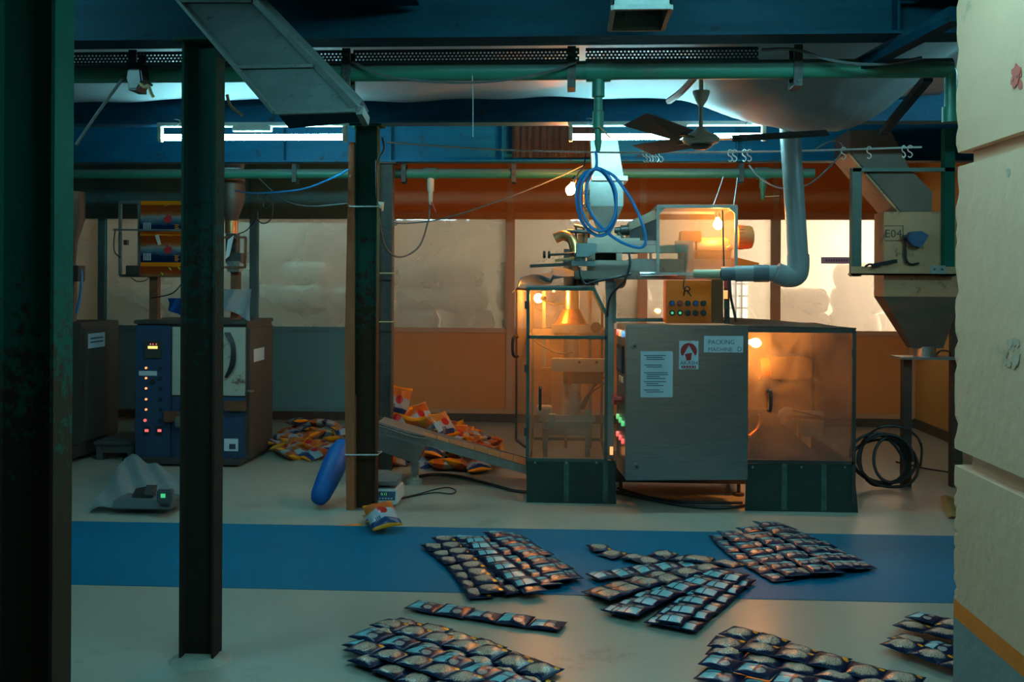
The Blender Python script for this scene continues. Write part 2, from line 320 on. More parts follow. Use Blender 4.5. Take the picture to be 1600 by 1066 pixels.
# partition with glazed panes
wb = thing('wall_back', 'glazed partition of beige panels and rails at the back', 'partition', (-2, YB, 0), kind='structure')
cols_px = [-200, 160, 397, 606, 797, 1004, 1212, 1428]
MX = [at(p, 440, YB).x for p in cols_px]; MX[-1] = XR - 0.03
MX = [XL + 0.03, MX[0]] + MX[1:]
zs, zt, zu = at(800, 515, YB).z, at(800, 341, YB).z, at(800, 262, YB).z
for i, x in enumerate(MX):
    quick(lambda b: b.box((x - 0.035, YB - 0.02, 0.08), (x + 0.035, YB + 0.05, 2.62)), 'mullion', wall_rail if i < 4 else rail_tan, wb, bevel=0.004)
for i in range(len(MX) - 1):
    a, c = MX[i] + 0.035, MX[i + 1] - 0.035
    quick(lambda b: b.box((a, YB + 0.005, 0.08), (c, YB + 0.03, zs - 0.03)), 'panel', wall_panel if i < 4 else wall_tan, wb)
    quick(lambda b: b.box((a, YB + 0.005, zt + 0.05), (c, YB + 0.03, 2.62)), 'panel', wall_panel if i < 4 else wall_tan, wb)
    quick(lambda b: b.box((a, YB - 0.012, zs - 0.035), (c, YB + 0.045, zs)), 'sill_rail', wall_rail if i < 4 else rail_tan, wb, bevel=0.003)
    quick(lambda b: b.box((a, YB - 0.012, zt), (c, YB + 0.045, zt + 0.06)), 'head_rail', wall_rail if i < 4 else rail_tan, wb, bevel=0.003)
    quick(lambda b: b.box((a, YB - 0.012, 0.08), (c, YB + 0.045, 0.125)), 'foot_rail', wall_rail if i < 4 else rail_tan, wb, bevel=0.003)
    g = quick(lambda b: b.box((a, YB + 0.012, zs), (c, YB + 0.018, zt)), 'window_%d' % (i + 1), glass_win, kind='structure', label='dusty fixed pane of the back partition, number %d from the left wall' % (i + 1), cat='window')
    g['label'] = ['dusty pane hidden behind the near left column', 'dusty pane behind the nearest dark column at far left', 'dusty pane behind the printed film machine', 'dusty pane left of the green column with sacks behind', 'dusty pane between dark column and the hanging hose', 'dusty pane right behind the packing machine head', 'dusty pane behind the packing machine motor box', 'dusty bright pane left of the feed hopper with lilac sticker', 'dusty pane'][min(i, 8)]
    quick(lambda b: (b.box((a, YB - 0.004, zs), (a + 0.012, YB + 0.03, zt)), b.box((c - 0.012, YB - 0.004, zs), (c, YB + 0.03, zt)), b.box((a, YB - 0.004, zs), (c, YB + 0.03, zs + 0.012)), b.box((a, YB - 0.004, zt - 0.012), (c, YB + 0.03, zt))), 'window_frame', wall_rail if i < 4 else rail_tan, g)
quick(lambda b: b.box((XL, YB - 0.03, 0), (XR, YB + 0.04, 0.08)), 'baseboard_back', skirting_mat, kind='structure', label='dark skirting under the glazed partition', cat='skirting')
quick(lambda b: b.box((XR - 0.02, 6.2, 0), (XR, YB - 0.03, 0.09)), 'baseboard_right', skirting_mat, kind='structure', label='dark skirting along the ochre wall', cat='skirting')
# store room behind the partition
quick(lambda b: b.box((XL, 13.8, 0), (4.6, 13.9, 3.0)), 'wall_store_back', store_wall, kind='structure', label='beige rear wall of the sack store', cat='wall')
quick(lambda b: b.box((XL - 0.1, 9.95, 0), (XL, 13.9, 3.0)), 'wall_store_left', store_wall, kind='structure', label='left wall of the sack store', cat='wall')
quick(lambda b: b.box((XL, 9.96, 2.9), (4.7, 13.9, 3.0)), 'ceiling_store', store_wall, kind='structure', label='ceiling of the sack store', cat='ceiling')
w9 = thing('wall_store_right', 'right wall of the sack store around a daylight opening', 'wall', (4.5, 11.8, 0), kind='structure')
for a, c in (((4.5, 9.95, 0), (4.6, 13.8, 0.5)), ((4.5, 9.95, 2.5), (4.6, 13.8, 2.9)), ((4.5, 9.95, 0.5), (4.6, 11.0, 2.5)), ((4.5, 13.5, 0.5), (4.6, 13.8, 2.5))):
    quick(lambda b: b.box(a, c), 'wall_piece', store_wall, w9)
dw = quick(lambda b: b.box((4.56, 11.0, 0.5), (4.58, 13.5, 2.5)), 'window_10', day_glow, kind='structure', label='sunlit daylight window of the sack store at right', cat='window')
for y in (12.1, 12.8):
    quick(lambda b: b.box((4.52, y - 0.025, 0.5), (4.57, y + 0.025, 2.5)), 'window_bar', wall_rail, dw)
# small barred window in the rear wall of the store
p, q = at(1140, 500, 13.78), at(1168, 425, 13.78)
bw = quick(lambda b: b.box((p.x, 13.77, p.z), (q.x, 13.79, q.z)), 'window_11', day_cool, kind='structure', label='small pale barred window in the rear wall of the store', cat='window')
for k in range(1, 3):
    quick(lambda b: b.box((p.x + (q.x - p.x) * k / 3 - 0.008, 13.745, p.z), (p.x + (q.x - p.x) * k / 3 + 0.008, 13.77, q.z)), 'window_bar', dark_metal, bw)
for k in range(1, 4):
    quick(lambda b: b.box((p.x, 13.745, p.z + (q.z - p.z) * k / 4 - 0.008), (q.x, 13.77, p.z + (q.z - p.z) * k / 4 + 0.008)), 'window_bar', dark_metal, bw)
# ------------------------------------------------------------------ beams
def beam_x(name, Y, z0, z1, fw, x0, x1, mat, label, stiff=()):
    t, w = 0.012, 0.009
    prof = [(-fw / 2, z0), (fw / 2, z0), (fw / 2, z0 + t), (w / 2, z0 + t), (w / 2, z1 - t), (fw / 2, z1 - t), (fw / 2, z1), (-fw / 2, z1), (-fw / 2, z1 - t), (-w / 2, z1 - t), (-w / 2, z0 + t), (-fw / 2, z0 + t)]
    o = quick(lambda b: b.prism([(x0, Y + a, c) for a, c in prof], (x1 - x0, 0, 0)), name, mat, label=label, cat='beam', kind='structure')
    for x in stiff:
        quick(lambda b: b.box((x - 0.005, Y - fw / 2 + 0.004, z0 + t), (x + 0.005, Y - w / 2, z1 - t)), 'stiffener', mat, o)
    return o
Y1, Y2, Y3 = 3.66, 6.06, 7.3
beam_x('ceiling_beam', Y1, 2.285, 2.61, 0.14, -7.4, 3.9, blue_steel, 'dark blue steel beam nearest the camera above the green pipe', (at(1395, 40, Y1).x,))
beam_x('ceiling_beam', Y2, 2.36, 2.61, 0.14, -7.4, XR, blue_lit, 'blue steel beam carrying the two tube lights')
beam_x('ceiling_beam', Y3, 2.275, 2.61, 0.13, -7.4, XR, blue_lit, 'grimy blue steel beam above the far green pipe', [at(x, 235, Y3).x for x in (446, 612, 786, 1010, 1150)])
for n_, (l, r, lab) in enumerate(((628, 660, 'narrow blue joist running towards the camera left of the open chute'), (1395, 1425, 'narrow dark joist running towards the camera by the concrete pillar'))):
    x0, x1 = at(l, 60, Y1).x, at(r, 60, Y1).x
    quick(lambda b: (b.box((x0, 0.2, 2.40), (x1, Y1 - 0.07, 2.412)), b.box(((x0 + x1) / 2 - 0.006, 0.2, 2.412), ((x0 + x1) / 2 + 0.006, Y1 - 0.07, 2.6))), 'ceiling_joist', blue_steel, label=lab, cat='joist', kind='structure')
q0, q1 = at(1335, 108, 4.0), at(1495, 22, 3.3)
quick(lambda b: b.bar(q0, q1, 0.05, 0.05), 'diagonal_brace', blue_steel, label='dark diagonal brace above the pipe by the concrete pillar', cat='brace')
for (a, c, lab) in (((1380, 207, 5.6), (1450, 122, 4.4), 'thin angle brace running up behind the sagging tarpaulin'), ):
    quick(lambda b: b.bar(at(*a), at(*c), 0.04, 0.03), 'angle_brace', blue_steel, label=lab, cat='brace')
# far row of corrugated grimy plates between the beams
quick(lambda b: b.sheet(lambda u, v: (at(800, 232, 7.22).x + u * 0.62, 7.235 - 0.012 * abs(math.sin(u * 40)), 2.30 + v * 0.26), 60, 1, 0.004), 'corrugated_plate', brown_steel, label='rusty corrugated plate leaning on the far beam', cat='plate')
# ------------------------------------------------------------------ steel columns
def column(l, r, Y, ztop, mat, label, fd=0.09, plate=True):
    x0, x1 = at(l, 500, Y).x, at(r, 500, Y).x; t, w = 0.009, 0.008; y0, y1, ym = Y, Y + fd, Y + fd / 2
    pf = [(x0, y0), (x0 + t, y0), (x0 + t, ym - w / 2), (x1 - t, ym - w / 2), (x1 - t, y0), (x1, y0), (x1, y1), (x1 - t, y1), (x1 - t, ym + w / 2), (x0 + t, ym + w / 2), (x0 + t, y1), (x0, y1)]
    o = quick(lambda b: b.prism([(x, y, 0) for x, y in pf], (0, 0, ztop)), 'steel_column', mat, label=label, cat='column', group='steel columns')
    if plate:
        quick(lambda b: b.box((x0 - 0.03, y0 - 0.02, ztop - 0.012), (x1 + 0.03, y1 + 0.02, ztop)), 'top_plate', mat, o)
    return o
column(-16, 84, 2.28, 2.62, green_near, 'dark green rusting steel column nearest the camera at far left', plate=False)
column(282, 336, 3.56, 2.285, mid_steel, 'dark rusty steel column standing on the bare floor in front of the walkway')
quick(lambda b: b.turn((at(313, 1045, 3.6).x, 3.6, 0), (at(313, 1045, 3.6).x, 3.6, 0.02), [(0, 0.115), (0.4, 0.10), (1, 0.07)], 14), 'cement_footing', floor_mat, label='rough cement patch at the foot of the dark column', cat='footing')
column(553, 588, 6.03, 2.36, green_steel, 'green and black steel column beside the wooden plank')
column(588, 612, 7.27, 2.275, brown_steel, 'brown steel column right behind the green one')
pk = thing('wooden_plank', 'tall raw wooden plank tied against the green column', 'plank', (at(545, 800, 6.04).x, 6.06, 0))
quick(lambda b: b.loft([[at(545, 222, 6.0), at(553, 222, 6.0), at(553, 222, 6.0) + V((0, 0.1, 0)), at(545, 222, 6.0) + V((0, 0.1, 0))], [at(538, 560, 6.0), at(553, 560, 6.0), at(553, 560, 6.0) + V((0, 0.1, 0)), at(538, 560, 6.0) + V((0, 0.1, 0))], [V((at(541, 799, 6.0).x, 6.0, 0)), V((at(553, 799, 6.0).x, 6.0, 0)), V((at(553, 799, 6.0).x, 6.1, 0)), V((at(541, 799, 6.0).x, 6.1, 0))]]), 'board', wood, pk)
for py, Y, l, r, lab, mt in ((323, 6.0, 546, 592, 'pale cord tied round the green column near the top', rope_mat), (711, 6.0, 540, 590, 'white cord tied round the green column near the floor', rope_mat), (427, 7.24, 588, 616, 'orange twine tied round the brown column at mid height', twine), (503, 7.24, 588, 614, 'thin twine tied round the brown column below the knot', twine)):
    a, c = at(l, py, Y - 0.012), at(r, py, Y - 0.012)
    t_ = quick(lambda b: b.tube([a, c, c + V((0.004, 0.11, 0)), a + V((-0.004, 0.11, 0)), a], 0.005, 6, 1), 'binding_cord', mt, label=lab, cat='cord')
    if py == 427:
        quick(lambda b: b.tube([c, c + V((0.03, -0.01, 0.02)), c + V((0.05, -0.01, -0.03)), c + V((0.03, 0, -0.09)), c + V((0.01, 0, -0.1))], 0.004, 5), 'loose_end', mt, t_)
quick(lambda b: b.loft([b.ring(at(592, 318, 5.99) , (1, 0, 0.3), 0.012, 8), b.ring(at(598, 322, 5.99), (1, 0, -0.3), 0.024, 8), b.ring(at(597, 330, 5.99), (0.2, 0, -1), 0.008, 8)]), 'rag_knot', cream_plastic, label='pinkish rag knotted at the green column', cat='rag')
# ------------------------------------------------------------------ concrete pillar at the right
PX, PYF, PYN = at(1491, 500, 2.95).x, 2.95, 0.4
cp = thing('concrete_pillar', 'cream painted concrete pillar with orange stripe at far right', 'pillar', (PX + 0.4, 1.7, 0), kind='structure')
zz = [at(1491, r, PYF).z for r in (262, 240, 726, 700)]
zo1, zo0 = at(1488, 934, PYF).z, at(1488, 962, PYF).z
def pil(z0, z1, mat, name, inset=0.0, wob=0.0, **kw):
    def f(b):
        n = 34; P = []
        for j in range(n + 1):
            z = z0 + (z1 - z0) * j / n
            e = inset + wob * (random.random() ** 3)
            P.append([(PX + inset, PYN, z), (PX + 0.7, PYN, z), (PX + 0.7, PYF - inset, z), (PX + 0.02 + inset, PYF - inset, z), (PX + inset + e * 0.5, PYF - 0.006 - e, z), (PX + inset, PYF - 0.035 - inset, z)])
        b.loft(P)
    return quick(f, name, mat, cp, **kw)
pil(0, zo0, concrete_grey, 'plinth_paint')
pil(zo0, zo1, concrete_orange, 'paint_stripe')
pil(zo1, zz[2], concrete, 'block', wob=0.010, bevel=0)
pil(zz[2], zz[3], concrete, 'joint', inset=0.028)
pil(zz[3], zz[0], concrete, 'block', wob=0.012)
pil(zz[0], zz[1], concrete, 'joint', inset=0.028)
pil(zz[1], 2.62, concrete, 'block', wob=0.008)
def stain(px, py, r, mat, n, name, s=1.0):
    b = B(); rnd = random.Random(int(px * 7 + py))
    for k in range(n):
        c = atx(px + rnd.uniform(-r, r) * s, py + rnd.uniform(-r, r), PX); q = rnd.uniform(0.006, 0.016)
        b.prism([(PX - 0.0008 - k * 0.0002, c.y + q * math.cos(t) * rnd.uniform(0.6, 1.1), c.z + q * math.sin(t) * rnd.uniform(0.6, 1.2)) for t in [i * 2 * math.pi / 9 for i in range(9)]], (0.001, 0, 0))
    b.build(name, mat, cp)
stain(1589, 121, 14, red_stain, 16, 'red_stain', 0.5); stain(1582, 548, 22, dark_stain, 14, 'dark_stain', 0.5); stain(1576, 270, 5, dark_stain, 4, 'chip_mark', 0.4)
# ------------------------------------------------------------------ tarpaulin under the deck
def tarp(u, v):
    X = -4.6 + u * 6.75; Y = 4.05 + v * 1.9
    z = 2.545 - 0.055 * v + 0.010 * math.sin(X * 3.1 + v * 2) + 0.006 * math.sin(X * 11 + v * 9)
    xc = (X - 1.33) / 0.50
    if X > 0.55:
        s = max(0.0, 1 - xc * xc) if X > 1.33 else max(0, 1 - ((X - 1.33) / 0.8) ** 2) ** 1.3
        pv = math.sin(min(1, max(0, (v - 0.28) / 0.72)) * math.pi) ** 0.8
        z -= 0.31 * s * pv
        z += s * pv * 0.020 * math.sin((X * 1.0 + v * 0.9) * 26) * (1 - 0.7 * s)
    z -= 0.05 * max(0, 1 - abs(X - 0.72) / 0.25) * math.sin(v * math.pi)
    return (X, Y, z)
quick(lambda b: b.sheet(tarp, 150, 30, 0.003), 'tarpaulin', tarp_mat, smooth=True, label='white tarpaulin slung under the deck with a sagging bulge at right', cat='tarpaulin')
quick(lambda b: b.tube([at(1090, 125, 5.0) + V((0, 0, 0.03)), at(1065, 143, 5.2), at(1045, 158, 5.4)], 0.018, 6, 3), 'gathered_fold', brown_steel, label='brown taped fold where the tarpaulin is gathered', cat='fold')
# ================================================================== OVERHEAD SERVICES
# near pipe
YP = 3.93; zp = at(800, 111, YP).z; RP = 0.0375
np_ = thing('water_pipe', 'thick green pipe slung under the nearest beam', 'pipe', (0, YP, zp))
quick(lambda b: b.cyl((-3.4, YP, zp), (at(1486, 111, YP).x, YP, zp), RP, n=20), 'pipe_run', pipe_green, np_, smooth=True)
xe = at(1484, 111, YP).x
quick(lambda b: b.tube([(xe - 0.03, YP, zp), (xe, YP, zp - 0.012), (xe + 0.004, YP, zp - 0.06), (xe + 0.004, YP, zp - 0.21)], 0.024, 12, 4), 'down_pipe', pipe_green, np_, smooth=True)
quick(lambda b: b.cyl((xe + 0.004, YP, zp - 0.15), (xe + 0.004, YP, zp - 0.21), 0.032, n=12), 'coupling', pipe_green, np_, smooth=True)
for px in (215, 545, 893, 1243):
    x = at(px, 111, YP).x
    c = quick(lambda b: (b.box((x - 0.016, YP - 0.05, zp - 0.075), (x + 0.016, YP - 0.042, zp + 0.085)), b.box((x - 0.016, YP - 0.045, zp - 0.075), (x + 0.016, YP + 0.05, zp - 0.069)), b.box((x - 0.016, YP + 0.042, zp - 0.075), (x + 0.016, YP + 0.05, zp + 0.085))), 'strap_hanger', strap_mat, np_)
    for dz in (0.06, -0.055):
        quick(lambda b: b.cyl((x, YP - 0.056, zp + dz), (x, YP - 0.05, zp + dz), 0.007, n=8), 'bolt', dark_metal, c)
tx = at(935, 111, YP).x
quick(lambda b: b.cyl((tx - 0.048, YP, zp), (tx + 0.048, YP, zp), RP + 0.008, n=20), 'tee_fitting', pipe_green, np_, smooth=True)
quick(lambda b: b.turn((tx, YP, zp), (tx, YP, at(932, 236, YP).z), [(0, 0.025), (0.33, 0.025), (0.34, 0.017), (0.5, 0.017), (0.51, 0.022), (0.72, 0.022), (0.73, 0.014), (0.9, 0.014), (1, 0.008)], 12), 'drop_pipe', pipe_green, np_, smooth=True)
zv = at(932, 207, YP).z
quick(lambda b: b.bar((tx + 0.005, YP - 0.02, zv + 0.02), (tx + 0.045, YP - 0.03, zv - 0.025), 0.012, 0.006), 'valve_lever', brass, np_)
# perforated tray behind the near beam
pt = bpy.data.materials.new('perforated_sheet'); pt.use_nodes = True
def perf(m):
    nt = m.node_tree; L = nt.links.new; b = nt.nodes['Principled BSDF']; b.inputs['Base Color'].default_value = (0.03, 0.06, 0.09, 1); b.inputs['Roughness'].default_value = 0.5
    tc = _n(nt, 'ShaderNodeTexCoord'); sp = _n(nt, 'ShaderNodeSeparateXYZ'); L(tc.outputs['Object'], sp.inputs[0])
    def mth(op, a, v=None, c=None):
        n = _n(nt, 'ShaderNodeMath', operation=op)
        for i, q in enumerate((a, v, c)):
            if q is None: continue
            if isinstance(q, (int, float)): n.inputs[i].default_value = q
            else: L(q, n.inputs[i])
        return n.outputs[0]
    z = mth('DIVIDE', sp.outputs['Z'], 0.0125); row = mth('FLOOR', z)
    x = mth('ADD', mth('DIVIDE', sp.outputs['X'], 0.0155), mth('MULTIPLY', row, 0.5))
    fx = mth('SUBTRACT', mth('FRACT', x), 0.5); fz = mth('SUBTRACT', mth('FRACT', z), 0.5)
    d = mth('ADD', mth('MULTIPLY', fx, fx), mth('MULTIPLY', fz, fz)); hole = mth('LESS_THAN', d, 0.085)
    inr = mth('MULTIPLY', mth('GREATER_THAN', row, 0.5), mth('LESS_THAN', row, 3.5)); hole = mth('MULTIPLY', hole, inr)
    tr = _n(nt, 'ShaderNodeBsdfTransparent'); mx = _n(nt, 'ShaderNodeMixShader'); L(hole, mx.inputs[0]); L(b.outputs[0], mx.inputs[1]); L(tr.outputs[0], mx.inputs[2]); L(mx.outputs[0], nt.nodes['Material Output'].inputs[0])
perf(pt)
yt = 4.02; zt0, zt1 = at(800, 99, yt).z, at(800, 76, yt).z
for l, r, lab in ((100, 548, 'perforated cable tray left of the first strap'), (552, 905, 'perforated cable tray between two pipe straps'), (915, 1185, 'perforated cable tray right of the pipe tee')):
    quick(lambda b: b.box((at(l, 90, yt).x, yt, zt0), (at(r, 90, yt).x, yt + 0.002, zt1)), 'cable_tray', pt, label=lab, cat='tray', group='perforated trays')
# flat duct overhead at left
D = [at(283, 2, 3.34), at(395, 2, 3.34), at(556, 172, 3.0), at(432, 176, 3.0)]
dz_ = V((0, 0.10, 0.05))
fd = thing('overhead_duct', 'flat dusty duct sloping across the dark column top', 'duct', (D[0] + D[2]) / 2)
back = (D[0] - D[3]).normalized() * 0.9
quick(lambda b: b.loft([[D[0] + back, D[1] + back, D[1] + back + dz_, D[0] + back + dz_], [D[0], D[1], D[1] + dz_, D[0] + dz_], [D[3], D[2], D[2] + dz_, D[3] + dz_]]), 'duct_body', duct_steel, fd)
rr = D[1] - D[0]
for k, t in enumerate((0.0, 0.62, 1.0)):
    a = D[0].lerp(D[3], t); c = D[1].lerp(D[2], t)
    quick(lambda b: b.bar(a + V((0, -0.006, -0.003)), c + V((0, -0.006, -0.003)), 0.022, 0.010), 'duct_joint', dusty_steel, fd)
quick(lambda b: b.bar(D[1] + back + V((0.010, -0.006, 0)), D[2] + V((0.010, -0.006, 0)), 0.016, 0.022), 'edge_angle', dusty_steel, fd)
quick(lambda b: b.bar(D[0] + back + V((-0.006, -0.004, 0)), D[3] + V((-0.006, -0.004, 0)), 0.012, 0.012), 'edge_angle', dusty_steel, fd)
E = [D[3], D[2], at(566, 190, 3.06), at(452, 201, 3.06)]
quick(lambda b: b.loft([[E[0], E[1], E[1] + dz_, E[0] + dz_], [E[3], E[2], E[2] + dz_, E[3] + dz_]]), 'duct_end', blue_steel, fd)
quick(lambda b: b.bar(E[1] + V((0.012, 0, 0)), E[2] + V((0.012, 0, 0)), 0.02, 0.03), 'end_bracket', dusty_steel, fd)
# open square chute overhead
ch = thing('open_chute', 'square open ended sheet metal chute hanging at the top', 'chute', at(995, 20, 3.2))
c0, c1 = at(958, 12, 3.05), at(1048, 12, 3.05); zc = c0.z; wd = 0.26
P4 = [V((c0.x, 3.05, zc)), V((c1.x, 3.05, zc)), V((c1.x, 3.05 + wd, zc)), V((c0.x, 3.05 + wd, zc))]
for i in range(4):
    a, c = P4[i], P4[(i + 1) % 4]
    quick(lambda b: b.prism([a, c, c + V((0, 0, 0.4)), a + V((0, 0, 0.4))], (P4[(i + 2) % 4] - c).normalized() * 0.004), 'chute_side', duct_steel, ch)
    quick(lambda b: b.bar(a, c, 0.014, 0.014), 'rim', dusty_steel, ch)
quick(lambda b: b.box((c0.x, 3.05, zc + 0.3), (c1.x, 3.05 + wd, zc + 0.304)), 'chute_damper', brown_steel, ch)
# far pipe
YQ = 7.42; zq = at(800, 271, YQ).z
fp = thing('compressed_air_pipe', 'green pipe along the far beam with drop valves', 'pipe', (0, YQ, zq))
quick(lambda b: b.cyl((at(100, 271, YQ).x, YQ, zq), (at(1272, 271, YQ).x, YQ, zq), 0.036, n=16), 'pipe_run', pipe_green, fp, smooth=True)
for px in (462, 632, 803, 1157):
    x = at(px, 271, YQ).x
    quick(lambda b: (b.box((x - 0.016, YQ - 0.05, zq - 0.075), (x + 0.016, YQ - 0.043, zq + 0.07)), b.box((x - 0.016, YQ + 0.043, zq - 0.075), (x + 0.016, YQ + 0.05, zq + 0.07)), b.box((x - 0.016, YQ - 0.05, zq - 0.075), (x + 0.016, YQ + 0.05, zq - 0.069))), 'strap_hanger', strap_mat, fp)
for px, yb, mt in ((673, 320, red_plastic), (1192, 312, brass)):
    x = at(px, 271, YQ).x; zb = at(px, yb, YQ).z
    quick(lambda b: b.cyl((x - 0.05, YQ, zq), (x + 0.05, YQ, zq), 0.044, n=16), 'tee_fitting', pipe_green, fp, smooth=True)
    quick(lambda b: b.turn((x, YQ, zq), (x, YQ, zb), [(0, 0.026), (0.55, 0.026), (0.6, 0.018), (0.85, 0.016), (1, 0.01)], 12), 'drop_pipe', cream_plastic if mt is red_plastic else pipe_green, fp, smooth=True)
    quick(lambda b: b.bar((x + 0.01, YQ - 0.02, zb + 0.02), (x + (0.045 if mt is red_plastic else 0.11), YQ - 0.03, zb + (-0.05 if mt is red_plastic else 0.025)), 0.016, 0.006), 'valve_lever', mt, fp)
# tube lights
def tube_light(l, r, py, Y, label, long_l=None):
    p, q = at(l, py, Y), at(r, py, Y); z = p.z
    t = thing('tube_light', label, 'light', ((p.x + q.x) / 2, Y, z), 'fluorescent fittings')
    quick(lambda b: b.box((p.x - 0.03, Y - 0.02, z + 0.065), (q.x + 0.03, Y + 0.03, z + 0.09)), 'batten', white_plastic, t, bevel=0.004)
    quick(lambda b: b.cyl((p.x, Y, z), (q.x, Y, z), 0.0185, n=16), 'glass_tube', tube_glow, t, smooth=True)
    for x in (p.x - 0.012, q.x + 0.012):
        quick(lambda b: b.box((x - 0.012, Y - 0.022, z - 0.028), (x + 0.012, Y + 0.022, z + 0.066)), 'lamp_holder', cream_plastic, t, bevel=0.004)
    xc = (p.x + q.x) / 2
    bl = quick(lambda b: b.box((xc - 0.12, Y - 0.018, z + 0.036), (xc + 0.12, Y + 0.022, z + 0.066)), 'ballast', white_plastic, t, bevel=0.003)
    for x in (p.x + 0.1, q.x - 0.1):
        quick(lambda b: b.tube([(x, Y - 0.018, z + 0.07), (x + 0.02, Y - 0.024, z + 0.10), (x - 0.02, Y - 0.02, z + 0.11)], 0.004, 5), 'lead', cable_grey, t)
    return t
tl2 = tube_light(895, 1190, 214, 5.99, 'lit fluorescent tube above the packing machine hopper')
tl1 = tube_light(254, 536, 215, 5.99, 'lit fluorescent tube behind the dark left column')
for x, y in ((0.55, 2.45), (-2.6, 2.8), (2.6, 4.4), (0.05, 1.75), (-3.1, 10.35)):  # tube nearest camera and store tube are added to brighten floor and panes
    c = copy_tree(tl1); c.location = (x, y, 2.5 if y < 9 else 2.75)
    c['label'] = {0.55: 'lit fluorescent tube overhead in front of the nearest beam', -2.6: 'lit fluorescent tube overhead at the near left', 2.6: 'lit fluorescent tube overhead behind the concrete pillar', 0.05: 'added unseen fluorescent tube overhead nearest the camera', -3.1: 'added fluorescent tube brightening the left of the sack store'}[x]
SPARE = None
sp_ = quick(lambda b: b.cyl(at(1182, 186, 5.97), at(1182, 186, 5.97) + V((0, -0.02, 0)), 0.036, n=18), 'junction_box', white_plastic, label='round white junction cap above the right tube light', cat='junction box', bevel=0.003)
# ceiling fan
YF = 4.92; hub = at(1095, 218, YF)
fn = thing('hanging_fan', 'old ceiling fan hanging in front of the tarpaulin bulge', 'fan', hub)
quick(lambda b: b.cyl((hub.x, YF, 2.5), (hub.x, YF, hub.z + 0.03), 0.011, n=10), 'down_rod', cream_plastic, fn)
zc = at(1095, 152, YF).z
quick(lambda b: b.turn((hub.x, YF, zc + 0.03), (hub.x, YF, zc - 0.045), [(0, 0.042), (0.15, 0.042), (0.6, 0.03), (1, 0.012)], 14), 'canopy', cream_plastic, fn, smooth=True)
quick(lambda b: b.turn((hub.x, YF, hub.z + 0.06), (hub.x, YF, hub.z - 0.035), [(0, 0.02), (0.25, 0.035), (0.4, 0.075), (0.6, 0.093), (0.8, 0.085), (1, 0.03)], 20), 'motor_hub', cream_plastic, fn, smooth=True)
quick(lambda b: b.turn((hub.x, YF, hub.z - 0.03), (hub.x, YF, hub.z - 0.05), [(0, 0.06), (1, 0.03)], 16), 'hub_cover', dark_metal, fn, smooth=True)
for a in (-6, 114, 234):
    d = V((math.cos(math.radians(a)), math.sin(math.radians(a)), 0)); s_ = V((-d.y, d.x, 0)); up = V((0, 0, 0.022))
    r0, r1 = 0.15, 0.60
    bl = quick(lambda b: b.loft([[hub + d * r0 + s_ * -0.045 - up, hub + d * r0 + s_ * 0.045 + up, hub + d * r0 + s_ * 0.045 + up + V((0, 0, 0.003)), hub + d * r0 - s_ * 0.045 - up + V((0, 0, 0.003))], [hub + d * r1 + s_ * -0.06 - up + V((0, 0, 0.02)), hub + d * r1 + s_ * 0.06 + up + V((0, 0, 0.02)), hub + d * r1 + s_ * 0.06 + up + V((0, 0, 0.023)), hub + d * r1 - s_ * 0.06 - up + V((0, 0, 0.023))]]), 'blade', dark_wood, fn)
    quick(lambda b: b.bar(hub + d * 0.07, hub + d * 0.2, 0.03, 0.006), 'blade_bracket', dark_metal, bl)
# rope with hooks
YR = 5.9
rp = [at(603, 222, YR), at(760, 233, YR), at(930, 238, YR), at(1080, 238, YR), at(1240, 236, YR), at(1440, 230, YR)]
quick(lambda b: b.tube(rp, 0.006, 6), 'hanging_rope', rope_mat, label='pale rope strung across below the beams', cat='rope')
def rope_z(x):
    for a, c in zip(rp, rp[1:]):
        if a.x <= x <= c.x: return a.z + (c.z - a.z) * (x - a.x) / (c.x - a.x)
    return rp[-1].z
proto = None
for i, px in enumerate((1008, 1013, 1018, 1022, 1027, 1033, 1141, 1148, 1163, 1171, 1318, 1358, 1412, 1422)):
    p = at(px, 238, YR); p.z = rope_z(p.x)
    if proto is None:
        proto = quick(lambda b: b.tube([(0.012, 0, 0.004), (0, 0, 0.012), (-0.012, 0, 0.002), (-0.010, 0, -0.02), (0.006, 0, -0.03), (0.012, 0, -0.045), (0.0, 0, -0.058), (-0.010, 0, -0.05)], 0.0035, 6, 4), 'hook', hook_white, local=True, smooth=True); o = proto
    else: o = proto.copy(); COL.objects.link(o)
    o.location = p; o.rotation_euler = (0, 0, jitter(0.7))
    tag(o, 'small white hook in the cluster left of the fan' if px < 1040 else ('small white hook on the rope right of the fan' if px < 1200 else 'small white hook on the rope before the feed duct'), 'hook', 'hooks on the rope')
# bulbs
def bulb(px, py, Y, label, cord=None, sock=V((0.02, 0, 0.07)), r=0.027):
    p = at(px, py, Y); t = thing('light_bulb', label, 'light bulb', p, 'bare incandescent bulbs'); d = sock.normalized()
    quick(lambda b: b.turn(p - d * r, p + d * r * 2.0, [(0, 0.1 * r), (0.06, 0.45 * r), (0.18, 0.8 * r), (0.33, r), (0.5, 0.93 * r), (0.7, 0.6 * r), (0.85, 0.4 * r), (1, 0.4 * r)], 14), 'glass', bulb_glow, t, smooth=True)
    quick(lambda b: b.turn(p + d * r * 1.7, p + d * (r * 1.7 + 0.05), [(0, 0.016), (0.5, 0.019), (1, 0.012)], 10), 'socket', black_plastic, t)
    if cord: quick(lambda b: b.tube([p + d * (r * 1.7 + 0.05)] + cord, 0.0045, 6), 'cord', black_rub, t)
bulb(891, 298, 6.7, 'glowing bare bulb hanging left of the steel hopper', [at(899, 285, 6.7), at(903, 272, 6.75), at(912, 260, 6.8), at(915, 240, 6.9)], V((0.03, 0, 0.08)), 0.033)
